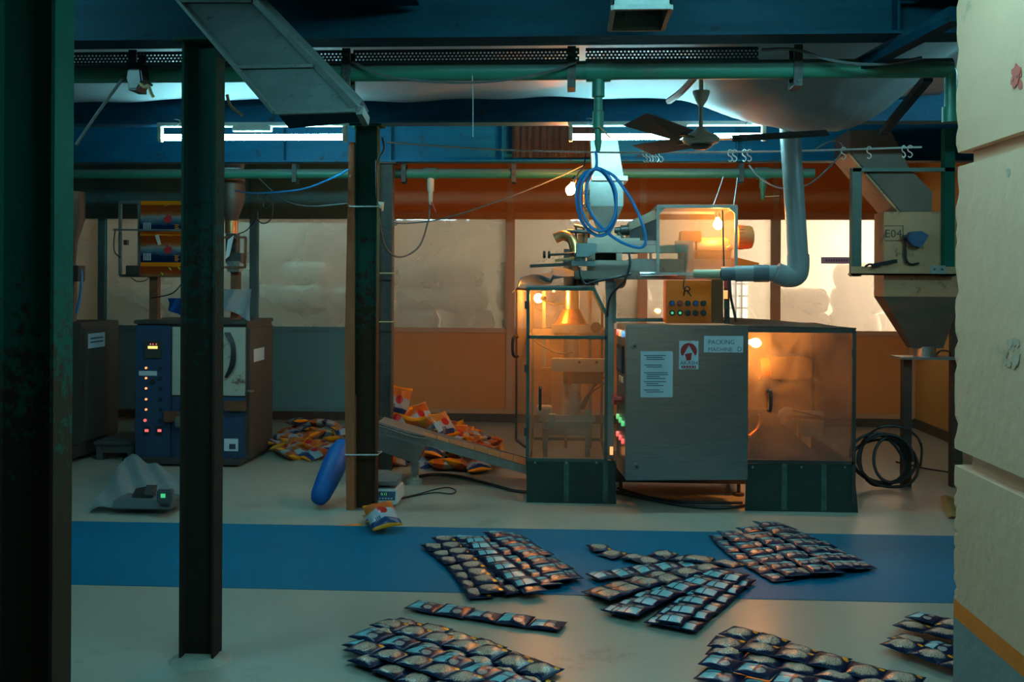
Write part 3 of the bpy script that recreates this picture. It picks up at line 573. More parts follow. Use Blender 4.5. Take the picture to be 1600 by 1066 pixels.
# ================================================================== PACKING MACHINE (right)
pmn = thing('packing_machine', 'large stainless packing machine with clear guards and hopper on top', 'machine', (at(1060, 780, 6.6).x, 6.7, 0))
YL, YRt = 6.31, 6.19                      # fronts of the left and the right guard
def frame_bars(name, pts, w, mat, par, **kw):
    b = B()
    for a, c in pts: b.bar(a, c, w)
    return b.build(name, mat, par, **kw)
def P3(px, py, Y): return at(px, py, Y)
# --- left guard
gl0, gl1 = P3(824, 718, YL), P3(948, 452, YL); xl, xr, z0, z1 = gl0.x, gl1.x, gl0.z, gl1.z; zm = P3(885, 527, YL).z; YLb = 7.15
xch = P3(928, 452, YL).x; zch = P3(948, 492, YL).z
for nm, sh in (('front', YL), ('back', YLb)):
    fr = frame_bars('guard_frame', [((xl, sh, z0), (xl, sh, z1)), ((xr, sh, z0), (xr, sh, zch)), ((xl, sh, z1), (xch, sh, z1)), ((xch, sh, z1), (xr, sh, zch)), ((xl, sh, zm), (xr, sh, zm)), ((xl, sh, z0), (xr, sh, z0))], 0.020 if nm == 'front' else 0.018, frame_green, pmn)
for x, z in ((xl, z0), (xl, z1), (xl, zm), (xch, z1), (xr, z0)):
    quick(lambda b: b.bar((x, YL, z), (x, YLb, z), 0.018), 'guard_rail', frame_green, pmn)
quick(lambda b: b.prism([(xl, YL + 0.004, zm), (xr, YL + 0.004, zm), (xr, YL + 0.004, zch), (xch, YL + 0.004, z1), (xl, YL + 0.004, z1)], (0, 0.004, 0)), 'guard_pane', acrylic, pmn)
fd_ = quick(lambda b: b.box((xl, YL + 0.004, z0), (xr, YL + 0.008, zm)), 'guard_door', acrylic, pmn)
hx, hz0, hz1 = P3(844, 640, YL).x, P3(844, 638, YL).z, P3(844, 606, YL).z
quick(lambda b: b.tube([(hx, YL, hz0), (hx, YL - 0.035, hz0 + 0.005), (hx, YL - 0.035, hz1 - 0.005), (hx, YL, hz1)], 0.009, 8, 3), 'pull_handle', black_plastic, fd_)
quick(lambda b: b.box((xl - 0.002, YL, z0), (xl + 0.002, YLb, z1)), 'guard_pane', acrylic, pmn)
quick(lambda b: b.box((xl - 0.02, YL - 0.01, z1 + 0.008), (xch + 0.01, YLb, z1 + 0.02)), 'guard_top', galvan, pmn)
# side door standing open at the left
dA, dB = V((xl - 0.012, YL + 0.02, 0)), V((P3(807, 560, 6.62).x, 6.62, 0)); dz0, dz1 = P3(808, 690, 6.55).z, P3(808, 452, 6.4).z
def on_door(t, z): p = dA.lerp(dB, t); return V((p.x, p.y, z))
sd = quick(lambda b: b.prism([on_door(0, dz0), on_door(1, dz0), on_door(1, dz1), on_door(0, dz1)], (0.004, 0.002, 0)), 'side_door', acrylic, pmn)
frame_bars('door_frame', [(on_door(0, dz0), on_door(1, dz0)), (on_door(1, dz0), on_door(1, dz1)), (on_door(0, dz1), on_door(1, dz1))], 0.014, dark_metal, sd)
hz0, hz1 = P3(811, 558, 6.5).z, P3(811, 527, 6.5).z; hp = on_door(0.85, 0)
quick(lambda b: b.tube([(hp.x, hp.y, hz0), (hp.x - 0.03, hp.y - 0.03, hz0 + 0.01), (hp.x - 0.03, hp.y - 0.03, hz1 - 0.01), (hp.x, hp.y, hz1)], 0.010, 8, 3), 'pull_handle', black_plastic, sd)
for zz_ in (dz0 + 0.1, (dz0 + dz1) / 2, dz1 - 0.1):
    quick(lambda b: b.box((xl - 0.022, YL - 0.012, zz_ - 0.025), (xl + 0.006, YL + 0.006, zz_ + 0.025)), 'hinge', dark_metal, sd)
# --- skirts
sk = quick(lambda b: (b.prism([at(822, 718, YL - 0.006), at(961, 720, YL - 0.006), V((at(963, 784, YL - 0.006).x, YL - 0.006, 0.0)), V((at(823, 784, YL - 0.006).x, YL - 0.006, 0.0))], (0, 0.005, 0)), b.box((xl - 0.003, YL, 0), (xl + 0.002, YLb, z0))), 'rubber_skirt', skirt_green, pmn)
for px in (885, 946):
    x = at(px, 750, YL).x; quick(lambda b: b.box((x - 0.016, YL - 0.010, 0.01), (x + 0.016, YL - 0.005, z0 - 0.005)), 'seam_strip', seam_pale, sk)
for px in (836, 885, 932):
    p = at(px, 723, YL - 0.008); quick(lambda b: b.cyl(p, p + V((0, -0.005, 0)), 0.007, n=8), 'rivet', galvan, sk)
zr0 = P3(1250, 722, YRt).z
sk2 = quick(lambda b: (b.prism([at(1166, 725, YRt - 0.006), at(1334, 724, YRt - 0.006), V((at(1341, 790, YRt - 0.006).x, YRt - 0.006, 0)), V((at(1164, 790, YRt - 0.006).x, YRt - 0.006, 0))], (0, 0.005, 0)), b.box((at(1334, 724, YRt).x, YRt, 0), (at(1334, 724, YRt).x + 0.004, 7.2, zr0))), 'rubber_skirt', skirt_green, pmn)
for px in (1225, 1287):
    x = at(px, 750, YRt).x; quick(lambda b: b.box((x - 0.016, YRt - 0.010, 0.01), (x + 0.016, YRt - 0.005, zr0 - 0.005)), 'seam_strip', seam_pale, sk2)
for px in (1176, 1252, 1320):
    p = at(px, 730, YRt - 0.008); quick(lambda b: b.cyl(p, p + V((0, -0.005, 0)), 0.007, n=8), 'rivet', galvan, sk2)
# --- works inside the left guard
ym = 6.72
fx = P3(893, 500, ym).x
quick(lambda b: b.cyl((fx, ym, P3(893, 560, ym).z), (fx, ym, 1.62), 0.055, n=20), 'forming_tube', inox, pmn, smooth=True)
quick(lambda b: b.turn((fx, ym, P3(900, 512, ym).z), (fx, ym, P3(900, 474, ym).z), [(0, 0.115), (0.18, 0.115), (0.2, 0.105), (1, 0.035)], 20), 'forming_collar', brass, pmn, smooth=True)
quick(lambda b: b.pb(862, 508, 925, 520, 6.6, 0.25), 'collar_plate', inox_dull, pmn, bevel=0.004)
quick(lambda b: b.pb(862, 561, 945, 581, 6.5, 0.05), 'cross_head', machine_grey, pmn, bevel=0.004)
quick(lambda b: b.pb(880, 581, 940, 600, 6.56, 0.2), 'jaw_carriage', dark_metal, pmn, bevel=0.004)
for px in (905, 932):
    p = at(px, 566, 6.5); quick(lambda b: b.cyl(p, p + V((0, -0.01, 0)), 0.01, n=8), 'bolt', dark_metal, pmn)
quick(lambda b: b.turn((fx, 6.62, P3(889, 652, 6.62).z), (fx, 6.62, P3(889, 560, 6.62).z), [(0, 0.07), (0.1, 0.062), (0.35, 0.066), (0.7, 0.058), (1, 0.05)], 16), 'film_tube', film_clear, pmn, smooth=True)
quick(lambda b: b.turn((fx, 6.62, P3(889, 648, 6.62).z), (fx, 6.62, P3(889, 612, 6.62).z), [(0, 0.055), (0.5, 0.055), (1, 0.04)], 14), 'bag_filling', pm('snack_fill', (0.45, 0.12, 0.04), (0.3, 0.08, 0.03), 30, 0.7), pmn, smooth=True)
quick(lambda b: b.pb(887, 578, 893, 602, 6.54, 0.01), 'red_tag', red_plastic, pmn)
for py, d0, d1, px0, px1, mt in ((655, 6.5, 0.04, 842, 930, inox_dull), (664, 6.46, 0.05, 852, 925, galvan), (676, 6.46, 0.05, 850, 920, machine_grey)):
    quick(lambda b: b.pb(px0, py - 5, px1, py + 4, d0, d1), 'sealing_jaw', mt, pmn, bevel=0.003)
for px in (852, 918):
    quick(lambda b: b.pb(px - 4, 640, px + 4, 715, 6.48, 0.04), 'jaw_post', inox_dull, pmn, bevel=0.003)
quick(lambda b: b.pb(838, 636, 862, 650, 6.5, 0.12), 'air_cylinder', machine_grey, pmn, bevel=0.006)
quick(lambda b: b.pb(857, 648, 868, 672, 6.44, 0.06), 'jaw_block', machine_teal, pmn, bevel=0.004)
for a in range(4):
    p = [at(905 + 2 * a, 640, 6.6), at(918 + a * 3, 618 - a * 4, 6.62), at(935, 606 - a * 8, 6.66), at(945, 598 - a * 9, 6.7)]
    quick(lambda b: b.tube(p, 0.006, 6), 'air_line', black_rub, pmn)
for px in (850, 884, 922):
    quick(lambda b: b.bar(P3(px, 700, 7.0), P3(px, 455, 7.0), 0.022), 'guide_post', inox_dull, pmn)
quick(lambda b: b.pb(846, 575, 862, 640, 6.9, 0.05), 'side_bracket', brass, pmn)
quick(lambda b: b.pb(832, 515, 948, 524, 6.85, 0.25), 'mid_plate', inox_dull, pmn)
quick(lambda b: b.cyl(at(931, 512, 6.36), at(931, 512, 6.42), 0.035, n=16), 'film_roller', dark_metal, pmn, smooth=True)
quick(lambda b: b.pb(858, 528, 878, 560, 6.95, 0.06), 'sensor_box', brass, pmn, bevel=0.005)
# --- main pillar and base frame
quick(lambda b: b.pb(945, 437, 960, 718, 6.42, 0.12), 'machine_pillar', machine_teal, pmn, bevel=0.004)
quick(lambda b: b.pb(958, 440, 963, 505, 6.40, 0.02), 'pillar_edge', frame_green, pmn)
for (a, c) in (((958, 500), (1045, 500)), ((1042, 440), (1042, 500))):
    quick(lambda b: b.bar(P3(*a, 6.42), P3(*c, 6.42), 0.022), 'open_frame_bar', frame_green, pmn)
quick(lambda b: b.box((at(960, 700, 6.6).x, 6.6, 0.08), (at(1165, 700, 6.6).x, 7.1, 0.2)), 'base_frame', dark_metal, pmn)
for px in (970, 1155):
    for yy in (6.62, 7.05):
        x = at(px, 760, 6.6).x; quick(lambda b: b.turn((x, yy, 0), (x, yy, 0.09), [(0, 0.035), (0.2, 0.035), (0.25, 0.012), (1, 0.012)], 10), 'levelling_foot', dark_metal, pmn)
# --- control cabinet, turned slightly
ca = math.radians(6.0); cO = at(978, 750, 6.05); cux, cuy = V((math.cos(ca), math.sin(ca), 0)), V((-math.sin(ca), math.cos(ca), 0))
wC = (at(1168, 600, 6.12) - at(978, 600, 6.05)).length; hC = at(978, 509, 6.05).z - cO.z; dC = 0.38
def cb(u, v, w): return cO + cux * u + cuy * w + EZ * v      # along the front, up, into the depth
def cbox(b, u0, u1, v0, v1, w0, w1): return b.prism([cb(u0, v0, w0), cb(u1, v0, w0), cb(u1, v1, w0), cb(u0, v1, w0)], cuy * (w1 - w0))
cab = quick(lambda b: cbox(b, 0, wC, 0, hC, 0.02, dC), 'control_cabinet', inox, pmn, bevel=0.004)
quick(lambda b: cbox(b, -0.004, wC + 0.004, -0.004, hC + 0.004, 0, 0.019), 'cabinet_door', inox, pmn, bevel=0.006)
def cfr(px, py):                                # photo point on the cabinet door -> (u, v)
    d = ray(px, py); n = -cuy; t = (cO - V((0, 0, CZ))).dot(n) / d.dot(n); p = V((0, 0, CZ)) + d * t
    return ((p - cO).dot(cux), p.z - cO.z)
def on_cab(name, l, t, r, b_, mat, par, w=-0.002):
    u0, v1 = cfr(l, t); u1, v0 = cfr(r, b_); return quick(lambda b: cbox(b, u0, u1, v0, v1, w, 0.001), name, mat, par)
for px, py in ((991, 541), (994, 729)):
    u, v = cfr(px, py); quick(lambda b: b.cyl(cb(u, v, 0), cb(u, v, -0.012), 0.019, n=16), 'door_lock', galvan, cab, bevel=0.002)
    quick(lambda b: b.cyl(cb(u, v, -0.012), cb(u, v, -0.016), 0.008, n=10), 'key_slot', dark_metal, cab)
sg = on_cab('machine_sign', 1100, 525, 1161, 551, paper, cab)
u, v = cfr(1106, 538); lettering('PACKING', 'sign_lettering', ink_blue, cab, cb(u, v, -0.003), cux, EZ, 0.038)
u, v = cfr(1106, 549); lettering('MACHINE', 'sign_lettering', ink_blue, cab, cb(u, v, -0.003), cux, EZ, 0.034)
u, v = cfr(1151.5, 549); lettering('D', 'sign_lettering', ink_blue, cab, cb(u, v, -0.003), cux, EZ, 0.040)
on_cab('notice_sheet', 1001, 549, 1051, 621, paper, cab)
rnd = random.Random(3)
for grp_, n in ((555, 3), (570, 2), (582, 4), (596, 3), (609, 2)):
    for k in range(n):
        e = 1044 - rnd.uniform(0, 16); on_cab('text_line', 1006 + (4 if k else 0), grp_ + k * 3.0, e, grp_ + k * 3.0 + 1.2, ink_blue, cab, -0.003)
lg = on_cab('brand_plate', 1061, 533, 1091, 577, paper, cab, -0.003)
def uvp(px, py, w): u, v = cfr(px, py); return cb(u, v, w)
arc = [uvp(1076 - 12.8 * math.cos(t), 549 - 13 * math.sin(t) + (0 if 0 < t < math.pi else 0), -0.004) for t in [math.radians(a) for a in range(-28, 209, 14)]]
outl = arc + [uvp(1087, 556, -0.004), uvp(1076.3, 539.5, -0.004), uvp(1067, 556, -0.004)]
def logo(b):
    n = len(arc); ctr = [uvp(1076.3, 539.5, -0.004)]
    inner = []
    for i in range(n):
        t = i / (n - 1); x = 1065.5 + 21 * t
        inner.append(uvp(1067 + (1076.3 - 1067) * min(1, 2 * t) if t < 0.5 else 1076.3 + (1086 - 1076.3) * (2 * t - 1), 556 - 16.5 * (1 - abs(2 * t - 1)), -0.004))
    for i in range(n - 1): b.face([arc[i], arc[i + 1], inner[i + 1], inner[i]])
quick(logo, 'logo_arch', logo_red, cab)
quick(lambda b: b.face([uvp(1070, 553.5, -0.004), uvp(1081, 551, -0.004), uvp(1079.5, 563, -0.004), uvp(1072.5, 563.5, -0.004)]), 'logo_bucket', logo_red, cab)
lettering('AKASH', 'logo_lettering', ink, cab, uvp(1076.2, 570, -0.0038), cux, EZ, 0.034, 'CENTER')
on_cab('logo_bar', 1064.5, 571.5, 1087, 575.5, logo_red, cab, -0.004)
for k in range(5):
    on_cab('bar_mark', 1066.5 + k * 4.3, 572.5, 1068 + k * 4.3, 574.5, paper, cab, -0.0045)
# side of the cabinet with lamps and touch panel
def side(w, v, o=0.0): return cO + cuy * w + EZ * v - cux * o
def sbox(b, w0, w1, v0, v1, o0, o1): return b.prism([side(w0, v0, o0), side(w1, v0, o0), side(w1, v1, o0), side(w0, v1, o0)], -cux * (o1 - o0))
for i, mt in enumerate((led_red, led_orange, led_blue)):
    w = 0.30 - i * 0.10; quick(lambda b: b.cyl(side(w, hC - 0.055), side(w, hC - 0.055, 0.016), 0.020, n=14), 'pilot_lamp', mt, cab)
quick(lambda b: sbox(b, 0.10, 0.33, hC - 0.30, hC - 0.13, 0, 0.012), 'touch_panel', black_plastic, cab, bevel=0.003)
quick(lambda b: sbox(b, 0.13, 0.30, hC - 0.28, hC - 0.15, 0.0125, 0.0135), 'screen', pm('dark_screen', (0.06, 0.075, 0.07), None, rough=0.15), cab)
quick(lambda b: sbox(b, 0.12, 0.26, hC - 0.36, hC - 0.325, 0, 0.004), 'rating_label', paper, cab)
quick(lambda b: b.turn(side(0.2, hC - 0.47), side(0.2, hC - 0.47, 0.05), [(0, 0.022), (0.5, 0.022), (0.55, 0.034), (1, 0.034)], 14), 'emergency_stop', red_plastic, cab)
for i in range(3):
    quick(lambda b: b.cyl(side(0.30 - i * 0.1, hC - 0.59 - i * 0.008), side(0.30 - i * 0.1, hC - 0.59 - i * 0.008, 0.014), 0.017, n=12), 'push_button', led_green, cab)
    quick(lambda b: b.cyl(side(0.30 - i * 0.1, hC - 0.70 - i * 0.008), side(0.30 - i * 0.1, hC - 0.70 - i * 0.008, 0.014), 0.017, n=12), 'push_button', led_red, cab)
quick(lambda b: b.pb(953, 699, 958, 711, 6.30, 0.02), 'pilot_lamp', led_orange, pmn)
# --- right guard
xr0, xr1 = at(1150, 600, YRt).x, at(1334, 600, YRt).x; zr1 = P3(1250, 517, YRt).z; YRb = 7.2
quick(lambda b: b.box((xr0, YRt + 0.003, zr0), (xr1, YRt + 0.008, zr1)), 'drive_guard_pane', acrylic_haze, pmn)
for a, c in (((xr1, YRt, 0.05), (xr1, YRt, zr1)), ((xr0, YRt, zr1), (xr1, YRt, zr1)), ((xr0, YRt, zr0), (xr1, YRt, zr0)), ((xr1, YRb, 0.05), (xr1, YRb, zr1)), ((xr1, YRt, zr1), (xr1, YRb, zr1)), ((xr0, YRb, zr1), (xr1, YRb, zr1)), ((xr1, YRt, zr0), (xr1, YRb, zr0))):
    quick(lambda b: b.bar(a, c, 0.022), 'drive_guard_frame', dark_metal, pmn)
quick(lambda b: b.box((xr1 - 0.004, YRt + 0.012, zr0), (xr1, YRb, zr1)), 'drive_guard_pane', acrylic_haze, pmn)
quick(lambda b: b.box((xr0, YRb, 0.3), (xr1, YRb + 0.004, zr1)), 'drive_guard_pane', acrylic, pmn)
quick(lambda b: b.loft([[(xr0, YRt - 0.012, zr1 + 0.012), (xr1 + 0.012, YRt - 0.012, zr1 + 0.012), (xr1 + 0.012, YRt - 0.012, zr1 + 0.02), (xr0, YRt - 0.012, zr1 + 0.03)], [(xr0, YRb, zr1 + 0.012), (xr1 - 0.3, YRb, zr1 + 0.012), (xr1 - 0.3, YRb, zr1 + 0.03), (xr0, YRb, zr1 + 0.05)]]), 'guard_lid', brown_steel, pmn)
for py in (552, 708):
    p = at(1333, py, YRt); quick(lambda b: b.box((p.x - 0.012, YRt - 0.016, p.z - 0.025), (p.x + 0.012, YRt - 0.004, p.z + 0.025)), 'hinge', dark_metal, pmn)
hx = at(1204, 620, YRt)
quick(lambda b: b.tube([at(1200, 612, YRt), at(1204, 612, YRt - 0.035), at(1204, 640, YRt - 0.035), at(1200, 641, YRt)], 0.010, 8, 3), 'pull_handle', black_plastic, pmn)
yd = 6.55
quick(lambda b: b.loft([[at(1206, 558, yd), at(1258, 558, yd), at(1270, 563, yd), at(1270, 590, yd), at(1262, 594, yd), at(1206, 594, yd)], [q + V((0, 0.25, 0)) for q in (at(1206, 558, yd), at(1258, 558, yd), at(1270, 563, yd), at(1270, 590, yd), at(1262, 594, yd), at(1206, 594, yd))]]), 'drive_motor', motor_brown, pmn, bevel=0.008)
quick(lambda b: b.cyl(at(1186, 576, yd + 0.12), at(1207, 576, yd + 0.12), 0.075, n=18), 'motor_bell', motor_paint, pmn, smooth=True)
quick(lambda b: b.pb(1222, 594, 1246, 599, yd + 0.04, 0.15), 'motor_foot', dark_metal, pmn)
quick(lambda b: b.pb(1190, 643, 1287, 680, 6.9, 0.02), 'bearing_plate', machine_grey, pmn)
pc = at(1232, 652, 6.75)
quick(lambda b: b.turn(pc, pc + V((0, 0.05, 0)), [(0, 0.062), (0.2, 0.062), (0.3, 0.05), (0.7, 0.05), (0.8, 0.062), (1, 0.062)], 22), 'pulley', inox_dull, pmn, smooth=True)
quick(lambda b: b.cyl(pc + V((0, -0.02, 0)), pc, 0.02, n=12), 'shaft', dark_metal, pmn)
quick(lambda b: b.bar(at(1240, 651, 6.73), at(1286, 654, 6.73), 0.018), 'crank_arm', dark_metal, pmn)
quick(lambda b: b.bar(at(1238, 641, 6.74), at(1284, 652, 6.74), 0.010), 'drive_belt', black_rub, pmn)
quick(lambda b: b.bar(at(1249, 655, 6.73), at(1250, 700, 6.73), 0.016), 'push_rod', dark_metal, pmn)
quick(lambda b: b.loft([[at(1170, 640, 6.8), at(1200, 640, 6.8), at(1290, 722, 6.8), at(1170, 722, 6.8)], [p + V((0, 0.1, 0)) for p in (at(1170, 640, 6.8), at(1200, 640, 6.8), at(1290, 722, 6.8), at(1170, 722, 6.8))]]), 'drive_base', dark_metal, pmn)
quick(lambda b: b.tube([at(1186, 648, 6.5), at(1187, 660, 6.5), at(1182, 672, 6.48), at(1170, 682, 6.46)], 0.012, 8), 'conduit', brass, pmn)
# --- upper works
ZP = P3(1000, 436, 6.35).z
quick(lambda b: b.pb(897, 424, 1165, 436, 6.33, 0.75), 'top_deck', machine_grey, pmn, bevel=0.004)
quick(lambda b: b.pb(985, 405, 1152, 424, 6.36, 0.6), 'rail_bed', inox_dull, pmn)
quick(lambda b: (b.pb(918, 372, 1000, 395, 6.38, 0.25), b.pb(918, 407, 1000, 424, 6.38, 0.25), b.pb(918, 394, 930, 408, 6.38, 0.25), b.pb(963, 394, 972, 408, 6.38, 0.25)), 'gearbox_frame', machine_grey, pmn)
quick(lambda b: b.pb(930, 396, 965, 407, 6.5, 0.02), 'frame_recess', dark_metal, pmn)
quick(lambda b: b.pb(930, 368, 970, 377, 6.42, 0.2), 'bearing_block', machine_grey, pmn, bevel=0.004)
arm = quick(lambda b: b.pb(930, 383, 1072, 395, 6.26, 0.06), 'swing_arm', machine_grey, pmn, bevel=0.003)
quick(lambda b: b.loft([[at(900, 380, 6.22), at(933, 380, 6.22), at(933, 395, 6.22), at(919, 402, 6.22), at(900, 402, 6.22)], [p + V((0, 0.12, 0)) for p in (at(900, 380, 6.22), at(933, 380, 6.22), at(933, 395, 6.22), at(919, 402, 6.22), at(900, 402, 6.22))]]), 'arm_knuckle', machine_teal, arm, bevel=0.004)
quick(lambda b: (b.cyl(at(906, 395, 6.28), at(906, 416, 6.28), 0.035, n=18), b.pb(893, 408, 930, 416, 6.24, 0.1)), 'pivot_boss', machine_teal, arm, bevel=0.003)
quick(lambda b: b.loft([[at(1056, 376, 6.24), at(1083, 376, 6.24), at(1083, 408, 6.24), at(1072, 408, 6.24), at(1072, 395, 6.24), at(1056, 393, 6.24)], [p + V((0, 0.08, 0)) for p in (at(1056, 376, 6.24), at(1083, 376, 6.24), at(1083, 408, 6.24), at(1072, 408, 6.24), at(1072, 395, 6.24), at(1056, 393, 6.24))]]), 'arm_elbow', machine_teal, arm, bevel=0.003)
quick(lambda b: b.pb(1071, 408, 1084, 437, 6.25, 0.05), 'arm_leg', machine_teal, arm, bevel=0.003)
# adjusting screws and film guides at the left end
quick(lambda b: b.cyl(at(860, 398, 6.35), at(897, 396, 6.35), 0.009, n=10), 'adjusting_screw', dark_metal, pmn)
for px in (850.5, 858):
    quick(lambda b: b.cyl(at(px - 2, 398, 6.35), at(px + 2, 398, 6.35), 0.025, n=16), 'knob', black_plastic, pmn, bevel=0.003)
quick(lambda b: b.bar(at(828, 416, 6.32), at(888, 413, 6.32), 0.026, 0.02), 'film_guide_bar', dark_metal, pmn)
quick(lambda b: b.bar(at(867, 408, 6.4), at(900, 403, 6.4), 0.022, 0.02), 'film_guide_bar', brass, pmn)
for i in range(4):
    p = at(880 + i * 5, 410 - i * 0.5, 6.31); quick(lambda b: b.cyl(p, p + V((0.02, 0, 0.012)), 0.010, n=8), 'clamp_nut', galvan, pmn)
quick(lambda b: b.tube([at(867, 373, 6.5), at(880, 368, 6.5), at(893, 374, 6.48), at(898, 388, 6.45), at(899, 402, 6.42)], 0.034, 12, 4), 'bent_film_shoulder', brass, pmn, smooth=True)
quick(lambda b: b.cyl(at(886, 361, 6.5), at(925, 363, 6.5), 0.014, n=10), 'film_roller', dark_metal, pmn)
for px in (900, 912, 920):
    quick(lambda b: b.bar(at(px, 378, 6.52), at(px, 352, 6.52), 0.014), 'guide_pin', dark_metal, pmn)
quick(lambda b: b.pb(903, 366, 922, 381, 6.55, 0.1), 'sensor_bracket', brass, pmn, bevel=0.004)
quick(lambda b: b.cyl(at(897, 352, 6.5), at(920, 356, 6.5), 0.012, n=10), 'film_roller', brass, pmn)
quick(lambda b: b.turn(at(960, 360, 6.5), at(982, 360, 6.5), [(0, 0.02), (0.4, 0.024), (0.45, 0.034), (1, 0.034)], 14), 'servo_motor', dark_metal, pmn, smooth=True)
quick(lambda b: b.cyl(at(965, 364, 6.45), at(978, 378, 6.45), 0.012, n=10), 'link_rod', dark_metal, pmn)
quick(lambda b: b.pb(903, 430, 930, 446, 6.45, 0.2), 'vibrator_box', brown_steel, pmn)
quick(lambda b: b.cyl(at(1000, 428, 6.3), at(1058, 428, 6.3), 0.016, n=12), 'polished_tube', pm('chrome', (0.7, 0.7, 0.7), None, rough=0.12, metal=1.0), pmn, smooth=True)
quick(lambda b: b.turn(at(967, 440, 6.7), at(967, 440, 6.66), [(0, 0.05), (0.5, 0.05), (1, 0.03)], 18), 'round_cap', cream_plastic, pmn, smooth=True)
# box with clear front over the drive
bx0, bx1, bz0, bz1 = at(1028, 380, 6.2).x, at(1150, 380, 6.2).x, at(1090, 428, 6.2).z, at(1090, 323, 6.2).z
for Yb in (6.2, 6.75):
    for a, c in (((bx0, Yb, bz0), (bx0, Yb, bz1)), ((bx1, Yb, bz0), (bx1, Yb, bz1)), ((bx0, Yb, bz1), (bx1, Yb, bz1)), ((bx0, Yb, bz0), (bx1, Yb, bz0))):
        quick(lambda b: b.bar(a, c, 0.018), 'box_frame', inox_dull, pmn)
for x in (bx0, bx1):
    for z in (bz0, bz1): quick(lambda b: b.bar((x, 6.2, z), (x, 6.75, z), 0.018), 'box_frame', inox_dull, pmn)
quick(lambda b: b.box((bx0, 6.203, bz0), (bx1, 6.208, bz1)), 'box_pane', acrylic, pmn)
quick(lambda b: b.box((bx0, 6.2, bz1 + 0.008), (bx1, 6.75, bz1 + 0.014)), 'box_lid', acrylic, pmn)
quick(lambda b: b.box((bx1 - 0.004, 6.2, bz0), (bx1, 6.75, bz1)), 'box_pane', acrylic, pmn)
for px, pz in ((1034, 327), (1145, 327)):
    p = at(px, pz, 6.195); quick(lambda b: b.prism([p + V((-0.02, 0, 0.015)), p + V((0.03, 0, 0.015)), p + V((-0.02, 0, -0.035))] if px < 1100 else [p + V((0.02, 0, 0.015)), p + V((-0.03, 0, 0.015)), p + V((0.02, 0, -0.035))], (0, 0.004, 0)), 'corner_gusset', galvan, pmn)
quick(lambda b: b.bar(at(1129, 329, 6.17), at(1131, 416, 6.17), 0.008), 'hanging_strip', black_rub, pmn)
mc = at(1105, 393, 6.5)
quick(lambda b: b.turn(at(1082, 393, 6.5), at(1142, 393, 6.5), [(0, 0.05), (0.08, 0.09), (0.85, 0.09), (0.95, 0.08), (1, 0.04)], 20), 'blower_motor', motor_brown, pmn, smooth=True)
quick(lambda b: b.pb(1064, 361, 1096, 378, 6.42, 0.12), 'terminal_box', motor_paint, pmn, bevel=0.005)
quick(lambda b: b.turn(at(1062, 396, 6.52), at(1083, 396, 6.52), [(0, 0.12), (1, 0.12)], 22), 'blower_scroll', motor_brown, pmn, smooth=True)
quick(lambda b: b.pb(1085, 391, 1140, 394, 6.4, 0.02), 'motor_rail', dark_metal, pmn)
quick(lambda b: b.cyl(at(1136, 390, 6.42), at(1144, 385, 6.42), 0.02, n=12), 'gland', dark_metal, pmn)
me_ = quick(lambda b: b.turn(at(1152, 371, 6.45), at(1177, 371, 6.45), [(0, 0.075), (0.7, 0.075), (0.9, 0.068), (1, 0.045)], 22), 'motor_end', motor_paint, pmn, smooth=True)
for k in range(9):
    a = math.radians(-80 + k * 20); c_ = at(1153, 371, 6.45); d_ = V((0, -math.cos(a), math.sin(a))) * 0.077
    quick(lambda b: b.bar(c_ + d_, at(1161, 371, 6.45) + d_, 0.006), 'cooling_fin', motor_paint, me_)
quick(lambda b: b.loft([[at(1150, 402, 6.3), at(1186, 411, 6.3), at(1186, 416, 6.3), at(1150, 424, 6.3)], [p + V((0, 0.3, 0)) for p in (at(1150, 402, 6.3), at(1186, 411, 6.3), at(1186, 416, 6.3), at(1150, 424, 6.3))]]), 'outlet_cone', plain_orange, pmn)
hd = [at(984, 354, 6.4), at(1026, 333, 6.4), at(1026, 376, 6.4), at(984, 376, 6.4)]
quick(lambda b: b.prism(hd, (0, 0.5, 0)), 'belt_housing', black_plastic, pmn)
quick(lambda b: b.prism([hd[0] + V((-0.003, -0.006, 0.03)), hd[1] + V((0.003, -0.006, 0.03)), hd[1] + V((0.003, -0.006, -0.035)), hd[0] + V((-0.003, -0.006, -0.025))], (0, 0.51, 0)), 'housing_hood', motor_brown, pmn)
quick(lambda b: b.pb(984, 376, 1028, 382, 6.36, 0.5), 'housing_sill', galvan, pmn)
# control box (amber) with ten switches
bq = quick(lambda b: b.pb(1040, 438, 1112, 505, 6.14, 0.16), 'switch_box', plain_orange, pmn, bevel=0.004)
quick(lambda b: b.loft([[at(1112, 437, 6.14), at(1130, 436, 6.22), at(1130, 504, 6.22), at(1112, 505, 6.14)], [p + V((0, 0.08, 0)) for p in (at(1112, 437, 6.14), at(1130, 436, 6.22), at(1130, 504, 6.22), at(1112, 505, 6.14))]]), 'box_flank', inox, bq)
for r_ in range(2):
    for c_ in range(5):
        px, py = 1050 + c_ * 12.2, 474 + r_ * 15
        mt = [[blue_button, red_plastic, black_plastic, blue_button, black_plastic], [led_green, led_green, black_plastic, black_plastic, black_plastic]][r_][c_]
        p = at(px, py, 6.14); s1 = quick(lambda b: b.cyl(p, p + V((0, -0.012, 0)), 0.018, n=14), 'switch_collar', black_plastic, bq)
        quick(lambda b: b.bar(p + V((-0.008, -0.02, -0.008)), p + V((0.008, -0.02, 0.010)), 0.012, 0.02) if r_ == 0 or c_ > 1 else b.cyl(p + V((0, -0.012, 0)), p + V((0, -0.02, 0)), 0.008, n=10), 'switch_knob', mt, bq)
